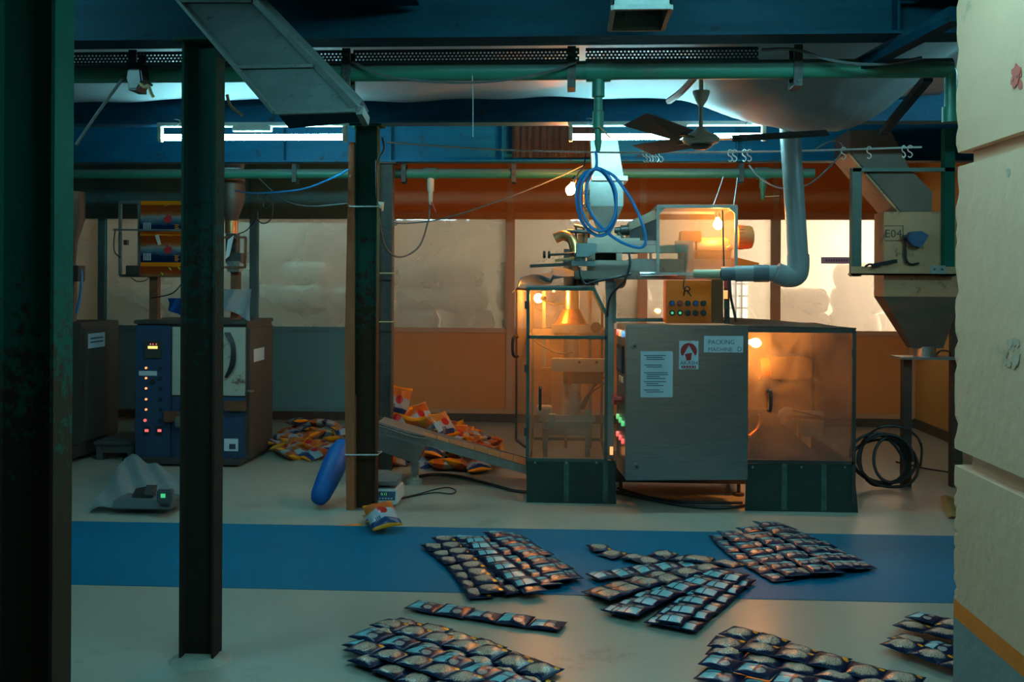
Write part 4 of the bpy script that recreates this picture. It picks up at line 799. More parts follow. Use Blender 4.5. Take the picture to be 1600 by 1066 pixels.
quick(lambda b: b.tube([at(1069, 437, 6.12), at(1068, 450, 6.11), at(1074, 455, 6.11), at(1078, 451, 6.11), at(1072, 448, 6.11), at(1068, 462, 6.12)], 0.004, 5), 'wire_tie', black_rub, bq)
quick(lambda b: b.tube([at(1073, 453, 6.115), at(1080, 463, 6.12)], 0.004, 5, 1), 'wire_tie', black_rub, bq)
for i, mt in enumerate((red_plastic, led_orange, frame_green)):
    quick(lambda b: b.pb(1132, 438 + i * 16, 1137, 451 + i * 16, 6.3, 0.03), 'stack_lamp', mt, bq)
quick(lambda b: b.tube([at(1140, 437, 6.3), at(1142, 465, 6.3), at(1148, 492, 6.3), at(1150, 503, 6.3)], 0.009, 6), 'side_cable', dark_metal, pmn)
quick(lambda b: b.bar(at(1135, 437, 6.33), at(1136, 506, 6.33), 0.03), 'support_post', brown_steel, pmn)
# hopper of galvanised sheet
yh = 6.55; D_ = 0.24
def rect(l, r, py, Y, d, ins=0.0):
    a, c = at(l, py, Y), at(r, py, Y); return [V((a.x, Y + ins, a.z)), V((c.x, Y + ins, a.z)), V((c.x, Y + d - ins, a.z)), V((a.x, Y + d - ins, a.z))]
hp = quick(lambda b: b.loft([rect(938, 954, 368, yh, D_, 0.07), rect(921, 974, 322, yh, D_), rect(921, 974, 281, yh, D_)]), 'hopper', galvan, pmn, bevel=0.003)
quick(lambda b: b.loft([rect(925, 981, 282, yh - 0.02, D_ + 0.04), rect(925, 981, 275, yh - 0.02, D_ + 0.04)]), 'hopper_flange', inox, hp)
quick(lambda b: b.loft([rect(926, 974, 275, yh, D_), rect(922, 964, 213, yh, D_)]), 'feed_chute', galvan, hp, bevel=0.003)
for py in (298, 318):
    quick(lambda b: b.tube([at(921, py, yh), at(913, py, yh - 0.02), at(913, py + 6, yh - 0.02), at(921, py + 6, yh)], 0.005, 6, 3), 'latch', dark_metal, hp)
quick(lambda b: b.pb(912, 285, 921, 345, yh + 0.02, 0.18), 'hopper_side', brass, hp)
# cloth left lying on the guard roof
def rag(u, v):
    a = at(800 + u * 135, 448, 6.3 + v * 0.5)
    h = 0.02 + 0.05 * max(0, math.sin(u * math.pi)) * (0.5 + 0.5 * math.sin(u * 9 + v * 4)) + 0.02 * math.sin(v * 7 + u * 5) + 0.03 * (u > 0.45) * math.sin(u * math.pi)
    if u < 0.1: h -= (0.1 - u) * 0.8
    return (a.x, 6.3 + v * 0.5, z1 + 0.022 + max(0.0, h) - (0.05 * (0.1 - u) / 0.1 if u < 0.1 else 0))
quick(lambda b: b.sheet(rag, 40, 14, 0.003), 'polythene_sheet', cloth_mat, smooth=True, label='crumpled polythene sheet lying on the packing machine guard', cat='sheet')
# loose cables on the machine
for nm, pts, r, lab in (('power_cable', [at(983, 395, 6.22), at(984, 415, 6.2), at(975, 440, 6.2), at(960, 455, 6.24), at(951, 472, 6.28), at(949, 495, 6.3)], 0.008, 'black cable looping down beside the machine pillar'),
                        ('power_cable', [at(906, 418, 6.22), at(908, 432, 6.2), at(915, 444, 6.2), at(930, 440, 6.2), at(960, 434, 6.2), at(985, 428, 6.25)], 0.009, 'black cable crossing above the guard roof'),
                        ('lamp_cable', [at(848, 468, 6.75), at(862, 475, 6.7), at(880, 474, 6.7), at(895, 466, 6.7), at(905, 456, 6.75)], 0.006, 'black lamp lead sagging inside the left guard'),
                        ('inner_cable', [at(828, 528, 6.6), at(850, 542, 6.6), at(872, 552, 6.6), at(895, 551, 6.6)], 0.006, 'thin lead sagging below the middle rail of the guard')):
    quick(lambda b: b.tube(pts, r, 7), nm, black_rub, label=lab, cat='cable')
bulb(841, 466, 6.55, 'glowing bulb inside the left guard under the roof', None, V((0.03, -0.06, 0.0)), 0.03)
bulb(1122, 352, 6.42, 'glowing bulb inside the clear box above', None, V((0.0, 0.03, 0.06)), 0.03)
bulb(1182, 536, 6.42, 'glowing bulb inside the drive guard beside the motor', None, V((-0.07, 0.0, 0.01)), 0.03)
# ================================================================== PVC EXHAUST PIPE
YV = 5.75
ep = thing('exhaust_pipe', 'grey plastic pipe dropping from the deck and bending to the machine', 'pipe', at(1240, 430, YV))
t0, t1 = at(1232, 168, YV), at(1247, 402, YV)
quick(lambda b: b.cyl(t0, t1, 0.057, n=24), 'vertical_pipe', pvc_grey, ep, smooth=True)
el = [at(1247, 398, YV), at(1247, 418, YV), at(1243, 430, YV), at(1228, 432, YV), at(1212, 427, YV)]
quick(lambda b: b.tube(el, 0.062, 20, 5), 'elbow', pvc_grey, ep, smooth=True)
hA, hB = at(1212, 427, YV), at(1127, 428, YV + 0.05)
quick(lambda b: b.cyl(hA + V((0.01, 0, 0)), hA.lerp(hB, 0.22), 0.046, n=20), 'horizontal_pipe', pvc_grey, ep, smooth=True)
quick(lambda b: b.cyl(hA.lerp(hB, 0.12), hA.lerp(hB, 0.40), 0.050, n=20), 'rubber_coupling', pvc_dark, ep, smooth=True)
quick(lambda b: b.cyl(hA.lerp(hB, 0.38), hA.lerp(hB, 0.74), 0.046, n=20), 'horizontal_pipe', pvc_grey, ep, smooth=True)
quick(lambda b: b.cyl(hA.lerp(hB, 0.7), hB, 0.040, n=20), 'reducer', pvc_dark, ep, smooth=True)
quick(lambda b: b.cyl(hB, at(1085, 428, YV + 0.12), 0.026, n=16), 'feed_pipe', pvc_cream, ep, smooth=True)
# blue hose coil hanging from the valve on the near pipe
YH = 3.93
hs = [at(931, 236, YH), at(931, 262, YH), at(912, 272, YH), at(901, 300, YH), at(907, 342, YH), at(930, 367, YH), at(950, 363, YH), at(962, 335, YH), at(958, 295, YH), at(940, 268, YH), at(922, 267, YH - 0.02), at(909, 290, YH - 0.02), at(908, 325, YH - 0.02), at(922, 354, YH - 0.02), at(944, 360, YH - 0.02), at(960, 338, YH - 0.02), at(962, 300, YH - 0.02), at(948, 272, YH - 0.02), at(930, 264, YH + 0.02), at(917, 290, YH + 0.02), at(920, 325, YH + 0.02), at(940, 355, YH + 0.01), at(970, 378, YH), at(1000, 387, YH), at(1009, 375, YH), at(1002, 345, YH), at(985, 310, YH), at(962, 278, YH), at(945, 267, YH), at(932, 262, YH)]
quick(lambda b: b.tube(hs, 0.0062, 8, 6), 'air_hose', blue_hose, smooth=True, label='coil of blue air hose hanging before the hopper', cat='hose')
# ================================================================== MACHINES AT THE LEFT
YC = 7.42
mc_ = thing('film_packing_machine', 'navy film packing machine behind the dark column with printed film above', 'machine', (at(300, 730, 7.6).x, 7.7, 0))
cz1 = at(300, 507, YC).z; cz0 = at(300, 722, YC).z; cx0, cxm, cx1 = at(212, 600, YC).x, at(267, 600, YC).x, at(385, 600, YC).x; CYB = 8.06
body = quick(lambda b: b.box((cx0, YC + 0.01, cz0), (cx1, CYB, cz1)), 'cabinet_body', grey_cab, mc_, bevel=0.006)
pnl = quick(lambda b: b.box((cx0, YC - 0.012, cz0), (cxm, YC + 0.009, cz1 - 0.01)), 'control_panel', navy_cab, mc_, bevel=0.004)
def led(px, py, mat, nm='pilot_lamp', r=0.010):
    p = at(px, py, YC - 0.012); return quick(lambda b: b.cyl(p, p + V((0, -0.008, 0)), r, n=12), nm, mat, pnl)
for k, py in enumerate((575, 591, 607, 624, 640)): led(228.5, py, led_orange, r=0.0085)
led(227, 657, led_red, r=0.012)
for py in (575, 591, 607, 624, 640, 657): led(251, py, black_plastic, 'push_button', 0.014)
led(239, 597, black_plastic, 'selector_knob', 0.02)
for px in (229, 249): 
    quick(lambda b: b.pb(px - 5, 667, px + 5, 680, YC - 0.018, 0.008), 'rocker_switch', black_plastic, pnl)
    quick(lambda b: b.pb(px - 3, 671, px + 3, 675, YC - 0.020, 0.003), 'switch_light', led_red, pnl)
dsp = quick(lambda b: b.pb(225, 533, 252, 560, YC - 0.024, 0.014), 'counter_display', grey_cab, pnl, bevel=0.003)
quick(lambda b: b.pb(231, 541, 246, 545, YC - 0.026, 0.003), 'display_digits', led_yellow, pnl)
for px in (235, 239, 244): quick(lambda b: b.pb(px - 0.8, 537, px + 0.8, 539, YC - 0.026, 0.003), 'display_dot', led_red, pnl)
quick(lambda b: b.pb(217, 580, 245, 587, YC - 0.014, 0.003), 'panel_sticker', paper, pnl)
quick(lambda b: b.box((cxm + 0.01, YC - 0.004, at(300, 618, YC).z), (cx1 - 0.01, YC + 0.009, cz1 - 0.02)), 'worn_panel', rusty_cream, mc_, bevel=0.003)
quick(lambda b: b.box((cxm + 0.01, YC - 0.004, cz0 + 0.02), (cx1 - 0.01, YC + 0.009, at(300, 620, YC).z)), 'lower_panel', navy_cab, mc_, bevel=0.003)
for l, r, t, b_ in ((255, 284, 644, 660), (350, 382, 628, 643)):
    quick(lambda b: b.pb(l, t, r, b_, YC - 0.05, 0.05), 'orange_cover', rust_pole, mc_, bevel=0.005)
quick(lambda b: b.pb(350, 686, 372, 705, YC - 0.008, 0.005), 'notice_label', paper, mc_)
quick(lambda b: b.pb(358, 694, 368, 702, YC - 0.009, 0.002), 'label_print', ink, mc_)
quick(lambda b: b.cyl(at(277, 660, YC - 0.03), at(283, 660, YC - 0.03), 0.05, n=14), 'side_wheel', cable_grey, mc_)
# door on the right-hand side
sdx = cx1
dr = quick(lambda b: b.box((sdx - 0.002, YC + 0.03, cz0 + 0.02), (sdx + 0.016, CYB - 0.02, cz1 - 0.03)), 'side_door', grey_cab, mc_, bevel=0.004)
pa, pb_ = atx(397, 560, sdx + 0.018), atx(413, 545, sdx + 0.018)
quick(lambda b: b.box((sdx + 0.016, pa.y, at(400, 566, pa.y).z), (sdx + 0.018, pb_.y, at(410, 546, pa.y).z)), 'door_label', paper, dr)
p = atx(389, 612, sdx + 0.018); quick(lambda b: b.bar(p + V((0.015, -0.05, 0.01)), p + V((0.02, 0.04, 0.0)), 0.02, 0.015), 'door_handle', galvan, dr)
quick(lambda b: b.box((cx0 - 0.05, YC - 0.12, 0.05), (cx1 - 0.01, CYB, cz0)), 'plinth', dark_metal, mc_, bevel=0.006)
quick(lambda b: b.box((cx0 - 0.01, YC - 0.02, cz1), (cx1 + 0.01, CYB + 0.01, cz1 + 0.03)), 'top_plate', dark_metal, mc_, bevel=0.006)
for x, y in ((cx0, YC - 0.05), (cx1 - 0.06, YC - 0.06), (cx1 - 0.06, CYB - 0.1), (cx0, CYB - 0.1)):
    quick(lambda b: b.cyl((x - 0.02, y, 0.03), (x + 0.02, y, 0.03), 0.03, n=14), 'caster', black_rub, mc_)
# film mast
YM = 7.55
quick(lambda b: b.pb(233, 430, 246, 502, YM, 0.06), 'mast', rust_pole, mc_)
quick(lambda b: b.pb(360, 416, 373, 500, YM, 0.06), 'mast', rust_pole, mc_)
for a, c in (((188, 316), (188, 431)), ((188, 316), (218, 316)), ((188, 431), (285, 431)), ((218, 320), (218, 431))):
    quick(lambda b: b.bar(at(*a, YM - 0.03), at(*c, YM - 0.03), 0.022), 'film_rack_bar', dusty_steel, mc_)
quick(lambda b: b.bar(at(177, 359, YM - 0.12), at(290, 360, YM - 0.12), 0.014), 'film_tension_bar', galvan, mc_)
quick(lambda b: b.tube([at(180, 360, YM - 0.12), at(178, 380, YM - 0.1), at(180, 395, YM - 0.1), at(188, 402, YM - 0.05)], 0.005, 5), 'sensor_lead', black_rub, mc_)
quick(lambda b: b.pb(196, 415, 216, 430, YM - 0.1, 0.1), 'drive_block', dark_metal, mc_, bevel=0.005)
quick(lambda b: b.pb(193, 375, 198, 383, YM - 0.06, 0.04), 'rack_knob', dark_metal, mc_)
quick(lambda b: b.prism([at(242, 368, YM - 0.1), at(247, 366, YM - 0.1), at(251, 382, YM - 0.1), at(247, 383, YM - 0.1)], (0, 0.01, 0)), 'tape_tail', cream_plastic, mc_)
quick(lambda b: b.tube([at(205, 434, YM), at(215, 440, YM), at(228, 438, YM), at(232, 433, YM)], 0.004, 5), 'slack_wire', black_rub, mc_)
quick(lambda b: b.tube([at(285, 442, YM), at(270, 458, YM), at(248, 464, YM), at(236, 466, YM)], 0.005, 5), 'slack_wire', black_rub, mc_)
# printed film: bands and emblem laid out on the film (u across, v up, two repeats)
def film_material():
    m = bpy.data.materials.new('printed_film'); m.use_nodes = True; nt = m.node_tree; L = nt.links.new; b = nt.nodes['Principled BSDF']; b.inputs['Roughness'].default_value = 0.25
    uv = _n(nt, 'ShaderNodeUVMap'); sp = _n(nt, 'ShaderNodeSeparateXYZ'); L(uv.outputs[0], sp.inputs[0])
    nz = _n(nt, 'ShaderNodeTexNoise'); nz.inputs['Scale'].default_value = 5.0; L(uv.outputs[0], nz.inputs['Vector'])
    def mth(op, a, v=None):
        n = _n(nt, 'ShaderNodeMath', operation=op)
        for i, q in enumerate((a, v)):
            if q is None: continue
            if isinstance(q, (int, float)): n.inputs[i].default_value = q
            else: L(q, n.inputs[i])
        return n.outputs[0]
    f = mth('FRACT', sp.outputs['Y'])
    wob = mth('MULTIPLY', mth('SUBTRACT', nz.outputs['Fac'], 0.5), 0.16)
    edge = mth('LESS_THAN', f, 0.86)
    fv = mth('ADD', f, mth('MULTIPLY', wob, edge))
    rp = _n(nt, 'ShaderNodeValToRGB'); L(fv, rp.inputs[0]); e = rp.color_ramp.elements
    e[0].position = 0.0; e[0].color = (0.006, 0.02, 0.075, 1); e[1].position = 1.0; e[1].color = (0.85, 0.30, 0.006, 1)
    for pos, c in ((0.20, (0.008, 0.03, 0.10)), (0.38, (0.14, 0.26, 0.33)), (0.48, (0.38, 0.40, 0.36)), (0.57, (0.45, 0.17, 0.05)), (0.66, (0.42, 0.075, 0.012)), (0.865, (0.40, 0.065, 0.012)), (0.875, (0.85, 0.30, 0.006))):
        q = e.new(pos); q.color = (*c, 1)
    L(rp.outputs[0], b.inputs['Base Color']); return m
film_mat = film_material()
fA, fB = at(219, 432, YM - 0.06), at(300, 314, YM - 0.06)
flm = quick(lambda b: b.sheet(lambda u, v: (fA.x + (fB.x - fA.x) * u, YM - 0.06 + 0.006 * math.sin(v * 8 + u * 3), fA.z + (fB.z - fA.z) * v), 24, 48, 0.0006), 'printed_film', film_mat, mc_, fix=False)
for l in flm.data.uv_layers[0].data: l.uv = (l.uv[0], l.uv[1] * 2.46 + 0.54)
yy = YM - 0.071
thumb = [(-10, 2), (-9, -3), (-3, -5), (-3, -11), (0, -12), (2, -6), (9, -7), (10, 0), (8, 6), (2, 9), (-6, 8)]
for cy in (342, 390):
    quick(lambda b: b.face([at(262 + x * 0.66, cy + y * 0.72, yy) for x, y in thumb]), 'printed_emblem', logo_red, flm)
    for k in range(5): quick(lambda b: b.pb(224 + k * 2.6, cy + 6, 225.3 + k * 2.6, cy + 17, yy, 0.0006), 'printed_bar', paper, flm)
    for k in range(4): quick(lambda b: b.pb(273, cy + 9 + k * 2.6, 280 - (k % 2) * 2, cy + 10.3 + k * 2.6, yy, 0.0006), 'printed_line', yellow_paint, flm)
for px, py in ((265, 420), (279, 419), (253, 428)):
    quick(lambda b: b.prism([at(px - 2, py - 3, yy - 0.01), at(px + 1, py - 1, yy - 0.01), at(px + 3, py + 3, yy - 0.01), at(px, py + 1, yy - 0.01)], (0, 0.002, 0)), 'painted_glint', pm('lime_glint', (0.35, 0.75, 0.05), None, rough=0.4), flm)  # green glints on the film, put in as lime colour
# hopper and head behind the column
hx_ = at(362, 300, 7.7).x
ho = quick(lambda b: b.turn((hx_, 7.7, at(362, 350, 7.7).z), (hx_, 7.7, at(362, 280, 7.7).z), [(0, 0.045), (0.15, 0.055), (0.5, 0.10), (0.62, 0.105), (1, 0.10)], 20), 'hopper', hopper_dark, mc_, smooth=True)
quick(lambda b: b.turn((hx_, 7.7, at(362, 283, 7.7).z), (hx_, 7.7, at(362, 236, 7.7).z), [(0, 0.108), (0.05, 0.102), (0.3, 0.092), (0.6, 0.10), (0.85, 0.085), (1, 0.06)], 16), 'bag_sleeve', cloth_mat, ho, smooth=True)
quick(lambda b: b.cyl((hx_, 7.7, at(362, 365, 7.7).z), (hx_, 7.7, at(362, 345, 7.7).z), 0.05, n=14), 'filler_neck', brass, mc_, smooth=True)
for a, c in (((350, 371), (384, 371)), ((384, 371), (383, 418)), ((350, 418), (383, 418))):
    quick(lambda b: b.bar(at(*a, 7.5), at(*c, 7.5), 0.018), 'head_bracket', rust_pole, mc_)
quick(lambda b: b.pb(352, 395, 376, 412, 7.52, 0.12), 'feeder_block', dark_metal, mc_, bevel=0.006)
quick(lambda b: b.pb(352, 365, 369, 395, 7.56, 0.1), 'feeder_neck', dark_metal, mc_, bevel=0.006)
quick(lambda b: b.pb(354, 408, 374, 425, 7.5, 0.08), 'feeder_base', inox_dull, mc_, bevel=0.006)
for k in range(3):
    quick(lambda b: b.tube([at(352 + k * 3, 520, 7.40), at(362 + k * 2, 540, 7.38), at(360 + k * 3, 570, 7.38), at(352 + k, 590, 7.40)], 0.008, 5), 'wire_bundle', black_rub, mc_)
def drape(px0, px1, py0, py1, Y, wav):
    def f(u, v):
        p = at(px0 + (px1 - px0) * u, py0 + (py1 - py0) * v * (0.55 + 0.45 * u), Y); return (p.x, Y + wav * math.sin(u * 9 + v * 3), p.z)
    return f
quick(lambda b: b.sheet(drape(346, 392, 452, 502, 7.48, 0.03), 20, 14, 0.003), 'polythene_scrap', cloth_mat, smooth=True, label='pale polythene scrap draped over the left machine head', cat='sheet')
quick(lambda b: b.sheet(drape(262, 290, 466, 498, 7.5, 0.03), 14, 10, 0.003), 'polythene_scrap', blue_sack, smooth=True, label='blue polythene scrap beside the film mast', cat='sheet')
quick(lambda b: b.prism([at(352, 405, 7.46), at(356, 375, 7.46), at(365, 368, 7.46), at(358, 400, 7.46)], (0, 0.01, 0)), 'printed_offcut', paper, label='offcut of printed film hanging at the filler', cat='offcut')
# second machine at the far left
YD = 7.42
m2 = thing('packing_cabinet_machine', 'grey packing machine half hidden by the near left column', 'machine', (at(100, 720, 7.7).x, 7.7, 0))
dx1 = at(126, 600, YD).x; dx0 = dx1 - 0.85; dzt, dzb = at(126, 505, YD).z, 0.13
quick(lambda b: b.box((dx0, YD, dzb), (dx1, 8.06, dzt)), 'cabinet_body', grey_cab, m2, bevel=0.006)
d2 = quick(lambda b: b.box((dx1 - 0.002, YD + 0.03, dzb + 0.02), (dx1 + 0.014, 8.03, dzt - 0.03)), 'side_door', grey_cab, m2, bevel=0.004)
pa, pb_ = atx(138, 535, dx1 + 0.016), atx(164, 535, dx1 + 0.016)
quick(lambda b: b.box((dx1 + 0.014, pa.y, at(150, 545, pa.y).z), (dx1 + 0.016, pb_.y, at(150, 522, pa.y).z)), 'door_label', paper, d2)
for k in range(2): quick(lambda b: b.box((dx1 + 0.016, pa.y + 0.03, at(150, 531 + k * 6, pa.y).z), (dx1 + 0.0165, pb_.y - 0.03, at(150, 528.5 + k * 6, pa.y).z)), 'label_line', ink_blue, d2)
quick(lambda b: b.box((dx0 - 0.03, YD - 0.1, 0.04), (dx1 - 0.01, 8.06, dzb)), 'plinth', dark_metal, m2)
for x in (dx0 + 0.1, dx1 - 0.1):
    for y in (YD, 7.9): quick(lambda b: b.cyl((x - 0.02, y, 0.03), (x + 0.02, y, 0.03), 0.03, n=12), 'caster', black_rub, m2)
hx_ = at(112, 330, 7.7).x
quick(lambda b: b.turn((hx_, 7.7, at(112, 420, 7.7).z), (hx_, 7.7, at(112, 300, 7.7).z), [(0, 0.03), (0.35, 0.045), (0.65, 0.1), (1, 0.1)], 18), 'hopper', hopper_dark, m2, smooth=True)
quick(lambda b: b.cyl((hx_, 7.7, dzt), (hx_, 7.7, at(112, 415, 7.7).z), 0.04, n=12), 'mast', dark_metal, m2)
quick(lambda b: b.tube([at(118, 415, 7.55), at(127, 425, 7.55), at(126, 455, 7.55), at(120, 490, 7.55)], 0.010, 7), 'blue_line', blue_hose, m2)
quick(lambda b: b.pb(96, 415, 122, 440, 7.5, 0.12), 'valve_block', dark_metal, m2, bevel=0.005)
# stool
ys = 7.5
st = thing('wooden_stool', 'low dark wooden stool between the two left machines', 'stool', (at(180, 720, ys).x, ys + 0.2, 0))
sx0, sx1, sz = at(146, 690, ys).x, at(211, 690, ys).x, at(170, 690, ys).z
quick(lambda b: b.box((sx0, ys, sz - 0.03), (sx1, ys + 0.5, sz)), 'seat', dark_wood, st, bevel=0.006)
quick(lambda b: b.box((sx0 + 0.02, ys + 0.02, sz - 0.09), (sx1 - 0.02, ys + 0.48, sz - 0.03)), 'apron', dark_wood, st)
for x in (sx0 + 0.04, sx1 - 0.04):
    for y in (ys + 0.04, ys + 0.46): quick(lambda b: b.box((x - 0.025, y - 0.025, 0), (x + 0.025, y + 0.025, sz - 0.03)), 'leg', dark_wood, st)
# white sack on the floor with a scale on it
def floor_sack(u, v):
    a = atz(140, 803); c = atz(285, 798); d = atz(288, 752); e = atz(196, 740)
    p = a.lerp(c, u).lerp(e.lerp(d, u), v)
    h = 0.012 + 0.03 * abs(math.sin(u * 5 + v * 3)) * (1 - v) + 0.13 * (v ** 1.4) * max(0, 1 - abs(u - 0.1) * 0.95) + 0.015 * math.sin(u * 17 + v * 11)
    return (p.x, p.y, max(0.004, h))
quick(lambda b: b.sheet(floor_sack, 40, 26, 0.004), 'woven_sack', pm('woven_white_sack', (0.40, 0.47, 0.46), (0.34, 0.41, 0.41), 6, 0.6, 0, 0.4, 14), smooth=True, label='flattened white woven sack on the floor before the left machine', cat='sack')
def scale(root, c, w, d, h, tilt=0.0, led_side=1, plate=galvan, bodym=white_plastic, panelm=cable_grey):
    quick(lambda b: b.loft([[(c.x - w / 2, c.y - d / 2, c.z), (c.x + w / 2, c.y - d / 2, c.z), (c.x + w / 2, c.y + d / 2, c.z), (c.x - w / 2, c.y + d / 2, c.z)], [(c.x - w / 2, c.y - d * 0.35, c.z + h), (c.x + w / 2, c.y - d * 0.35, c.z + h), (c.x + w / 2, c.y + d / 2, c.z + h), (c.x - w / 2, c.y + d / 2, c.z + h)]]), 'housing', bodym, root, bevel=0.006)
s1 = thing('weighing_scale', 'small scale with black pan lying on the white sack', 'scale', atz(232, 790, 0.03))
c = atz(232, 790, 0.035); scale(s1, c, 0.36, 0.22, 0.05, bodym=cable_grey)
pl = [at(203, 779, c.y - 0.03), at(239, 774, c.y - 0.03), at(246, 757, c.y + 0.16), at(212, 763, c.y + 0.16)]
quick(lambda b: b.prism(pl, (0, 0, -0.02)), 'weighing_pan', black_plastic, s1, bevel=0.003)
quick(lambda b: b.bar(c + V((0, 0, 0.05)), c + V((0, 0.05, 0.10)), 0.05), 'pan_support', dark_metal, s1)
quick(lambda b: b.pb(244, 766, 268, 788, c.y - 0.14, 0.05), 'display_unit', cable_grey, s1, bevel=0.008)
quick(lambda b: b.pb(251, 772, 258, 778, c.y - 0.143, 0.004), 'lit_display', led_green, s1)
# ================================================================== MIDDLE: scale, blue bolster, conveyor
YS = 6.25
s2 = thing('weighing_scale', 'white bench scale with green digits beside the green column', 'scale', atz(603, 790))
a, c = atz(572, 792), atz(621, 792); ysx = a.y
w0, w1 = a.x, c.x; zt_ = at(600, 752, ysx).z; zp_ = at(600, 772, ysx).z
hs_ = quick(lambda b: b.loft([[(w0, ysx, 0.012), (w1, ysx, 0.012), (w1, ysx + 0.3, 0.012), (w0, ysx + 0.3, 0.012)], [(w0 + 0.01, ysx + 0.03, 0.105), (w1 - 0.01, ysx + 0.03, 0.105), (w1 - 0.01, ysx + 0.29, 0.105), (w0 + 0.01, ysx + 0.29, 0.105)]]), 'housing', white_plastic, s2, bevel=0.008)
quick(lambda b: b.box((w0 + 0.005, ysx + 0.03, 0.125), (w1 - 0.005, ysx + 0.31, 0.15)), 'weighing_pan', galvan, s2, bevel=0.006)
quick(lambda b: b.box(((w0 + w1) / 2 - 0.03, ysx + 0.1, 0.1), ((w0 + w1) / 2 + 0.03, ysx + 0.2, 0.13)), 'pan_support', dark_metal, s2)
def sl(px, pz, o): return V((at(px, 775, ysx).x, ysx + 0.03 * (pz - 0.012) / 0.093 - o, pz))
quick(lambda b: b.face([sl(590, 0.04, 0.002), sl(617, 0.04, 0.002), sl(617, 0.092, 0.002), sl(590, 0.092, 0.002)]), 'keypad', blue_box, s2)
quick(lambda b: b.face([sl(594, 0.068, 0.004), sl(606, 0.068, 0.004), sl(606, 0.086, 0.004), sl(594, 0.086, 0.004)]), 'display_window', black_plastic, s2)
lettering('0.13', 'display_digits', led_green, s2, sl(594.5, 0.070, 0.005), EX, EZ, 0.022)
for k in range(5): quick(lambda b: b.face([sl(592 + k * 4.5, 0.048, 0.004), sl(594.6 + k * 4.5, 0.048, 0.004), sl(594.6 + k * 4.5, 0.055, 0.004), sl(592 + k * 4.5, 0.055, 0.004)]), 'key', paper, s2)
for x in (w0 + 0.03, w1 - 0.03):
    for y in (ysx + 0.03, ysx + 0.27): quick(lambda b: b.cyl((x, y, 0), (x, y, 0.014), 0.012, n=8), 'foot', black_rub, s2)
bA, bB = V((at(502, 790, 6.05).x, 6.05, 0.088)), at(531, 708, 6.28)
quick(lambda b: b.turn(bA - (bB - bA).normalized() * 0.07, bB + (bB - bA).normalized() * 0.1, [(0, 0.02), (0.03, 0.045), (0.12, 0.062), (0.35, 0.072), (0.6, 0.078), (0.8, 0.074), (0.94, 0.055), (0.985, 0.03), (1, 0.01)], 18), 'blue_bolster', blue_sack, smooth=True, label='long blue plastic bolster bag leaning against the plank', cat='bag')
# conveyor
cv = thing('outfeed_conveyor', 'inclined outfeed conveyor leading from the packing machine guard', 'conveyor', (at(700, 720, 6.8).x, 6.85, 0))
YN, YW = 6.72, 0.26
hiT, hiB, loT, loB = at(590, 662, YN), at(590, 676, YN), at(822, 725, YN), at(822, 741, YN)
midT, midB = at(662, 684, YN), at(662, 695, YN)
for yy_ in (0, YW):
    o_ = V((0, yy_, 0))
    quick(lambda b: b.prism([hiT + o_, midT + o_, loT + o_ + V((0, 0, -0.02)), loB + o_, at(662, 696, YN) + o_, hiB + o_], (0, 0.012, 0)), 'side_rail', inox_dull, cv)
quick(lambda b: b.prism([hiT + V((0, 0.012, 0.01)), loT + V((0, 0.012, -0.012)), loT + V((0, 0.012, -0.03)), hiT + V((0, 0.012, -0.01))], (0, YW - 0.012, 0)), 'belt', pm('dark_belt', (0.16, 0.13, 0.10), (0.2, 0.16, 0.12), 10, 0.5), cv)
dirv = (loT - midT); n_ = 8
quick(lambda b: b.prism([at(590, 650, YN + YW), at(822, 715, YN + YW), at(822, 726, YN + YW), at(590, 664, YN + YW)], (0, 0.008, 0)), 'back_guard', hopper_dark, cv)
for k in range(n_):
    a_ = midT.lerp(loT, (k + 0.03) / n_) + V((0, 0.0, 0.0)); c__ = midT.lerp(loT, (k + 0.94) / n_)
    quick(lambda b: b.prism([a_ + V((0, 0.016, -0.022)), c__ + V((0, 0.016, -0.022)), c__ + V((0, 0.016, 0.033)), a_ + V((0, 0.016, 0.033))], (0, 0.006, 0)), 'side_cleat', belt_cream, cv)
quick(lambda b: b.prism([at(590, 676, YN - 0.005), at(664, 697, YN - 0.005), at(650, 725, YN - 0.005), at(590, 704, YN - 0.005)], (0, YW, 0)), 'drive_cover', inox, cv, bevel=0.003)
quick(lambda b: b.tube([at(588, 663, YN - 0.012), at(610, 670, YN - 0.012), at(640, 680, YN - 0.012), at(664, 684, YN - 0.012)], 0.008, 8, 3), 'edge_trim', pm('bright_trim', (0.75, 0.8, 0.8), None, rough=0.15, metal=1.0), cv)
lx = at(644, 740, YN + 0.1)
quick(lambda b: b.loft([[at(641, 722, YN + 0.08), at(655, 722, YN + 0.08), at(655, 722, YN + 0.16), at(641, 722, YN + 0.16)], [V((at(640, 745, YN).x, YN + 0.08, 0.05)), V((at(648, 745, YN).x, YN + 0.08, 0.05)), V((at(648, 745, YN).x, YN + 0.16, 0.05)), V((at(640, 745, YN).x, YN + 0.16, 0.05))]]), 'stand_leg', inox_dull, cv)
quick(lambda b: b.turn((at(643, 750, YN).x, YN + 0.12, 0.0), (at(643, 750, YN).x, YN + 0.12, 0.055), [(0, 0.055), (0.5, 0.055), (0.6, 0.035), (1, 0.03)], 16), 'stand_foot', cream_plastic, cv)
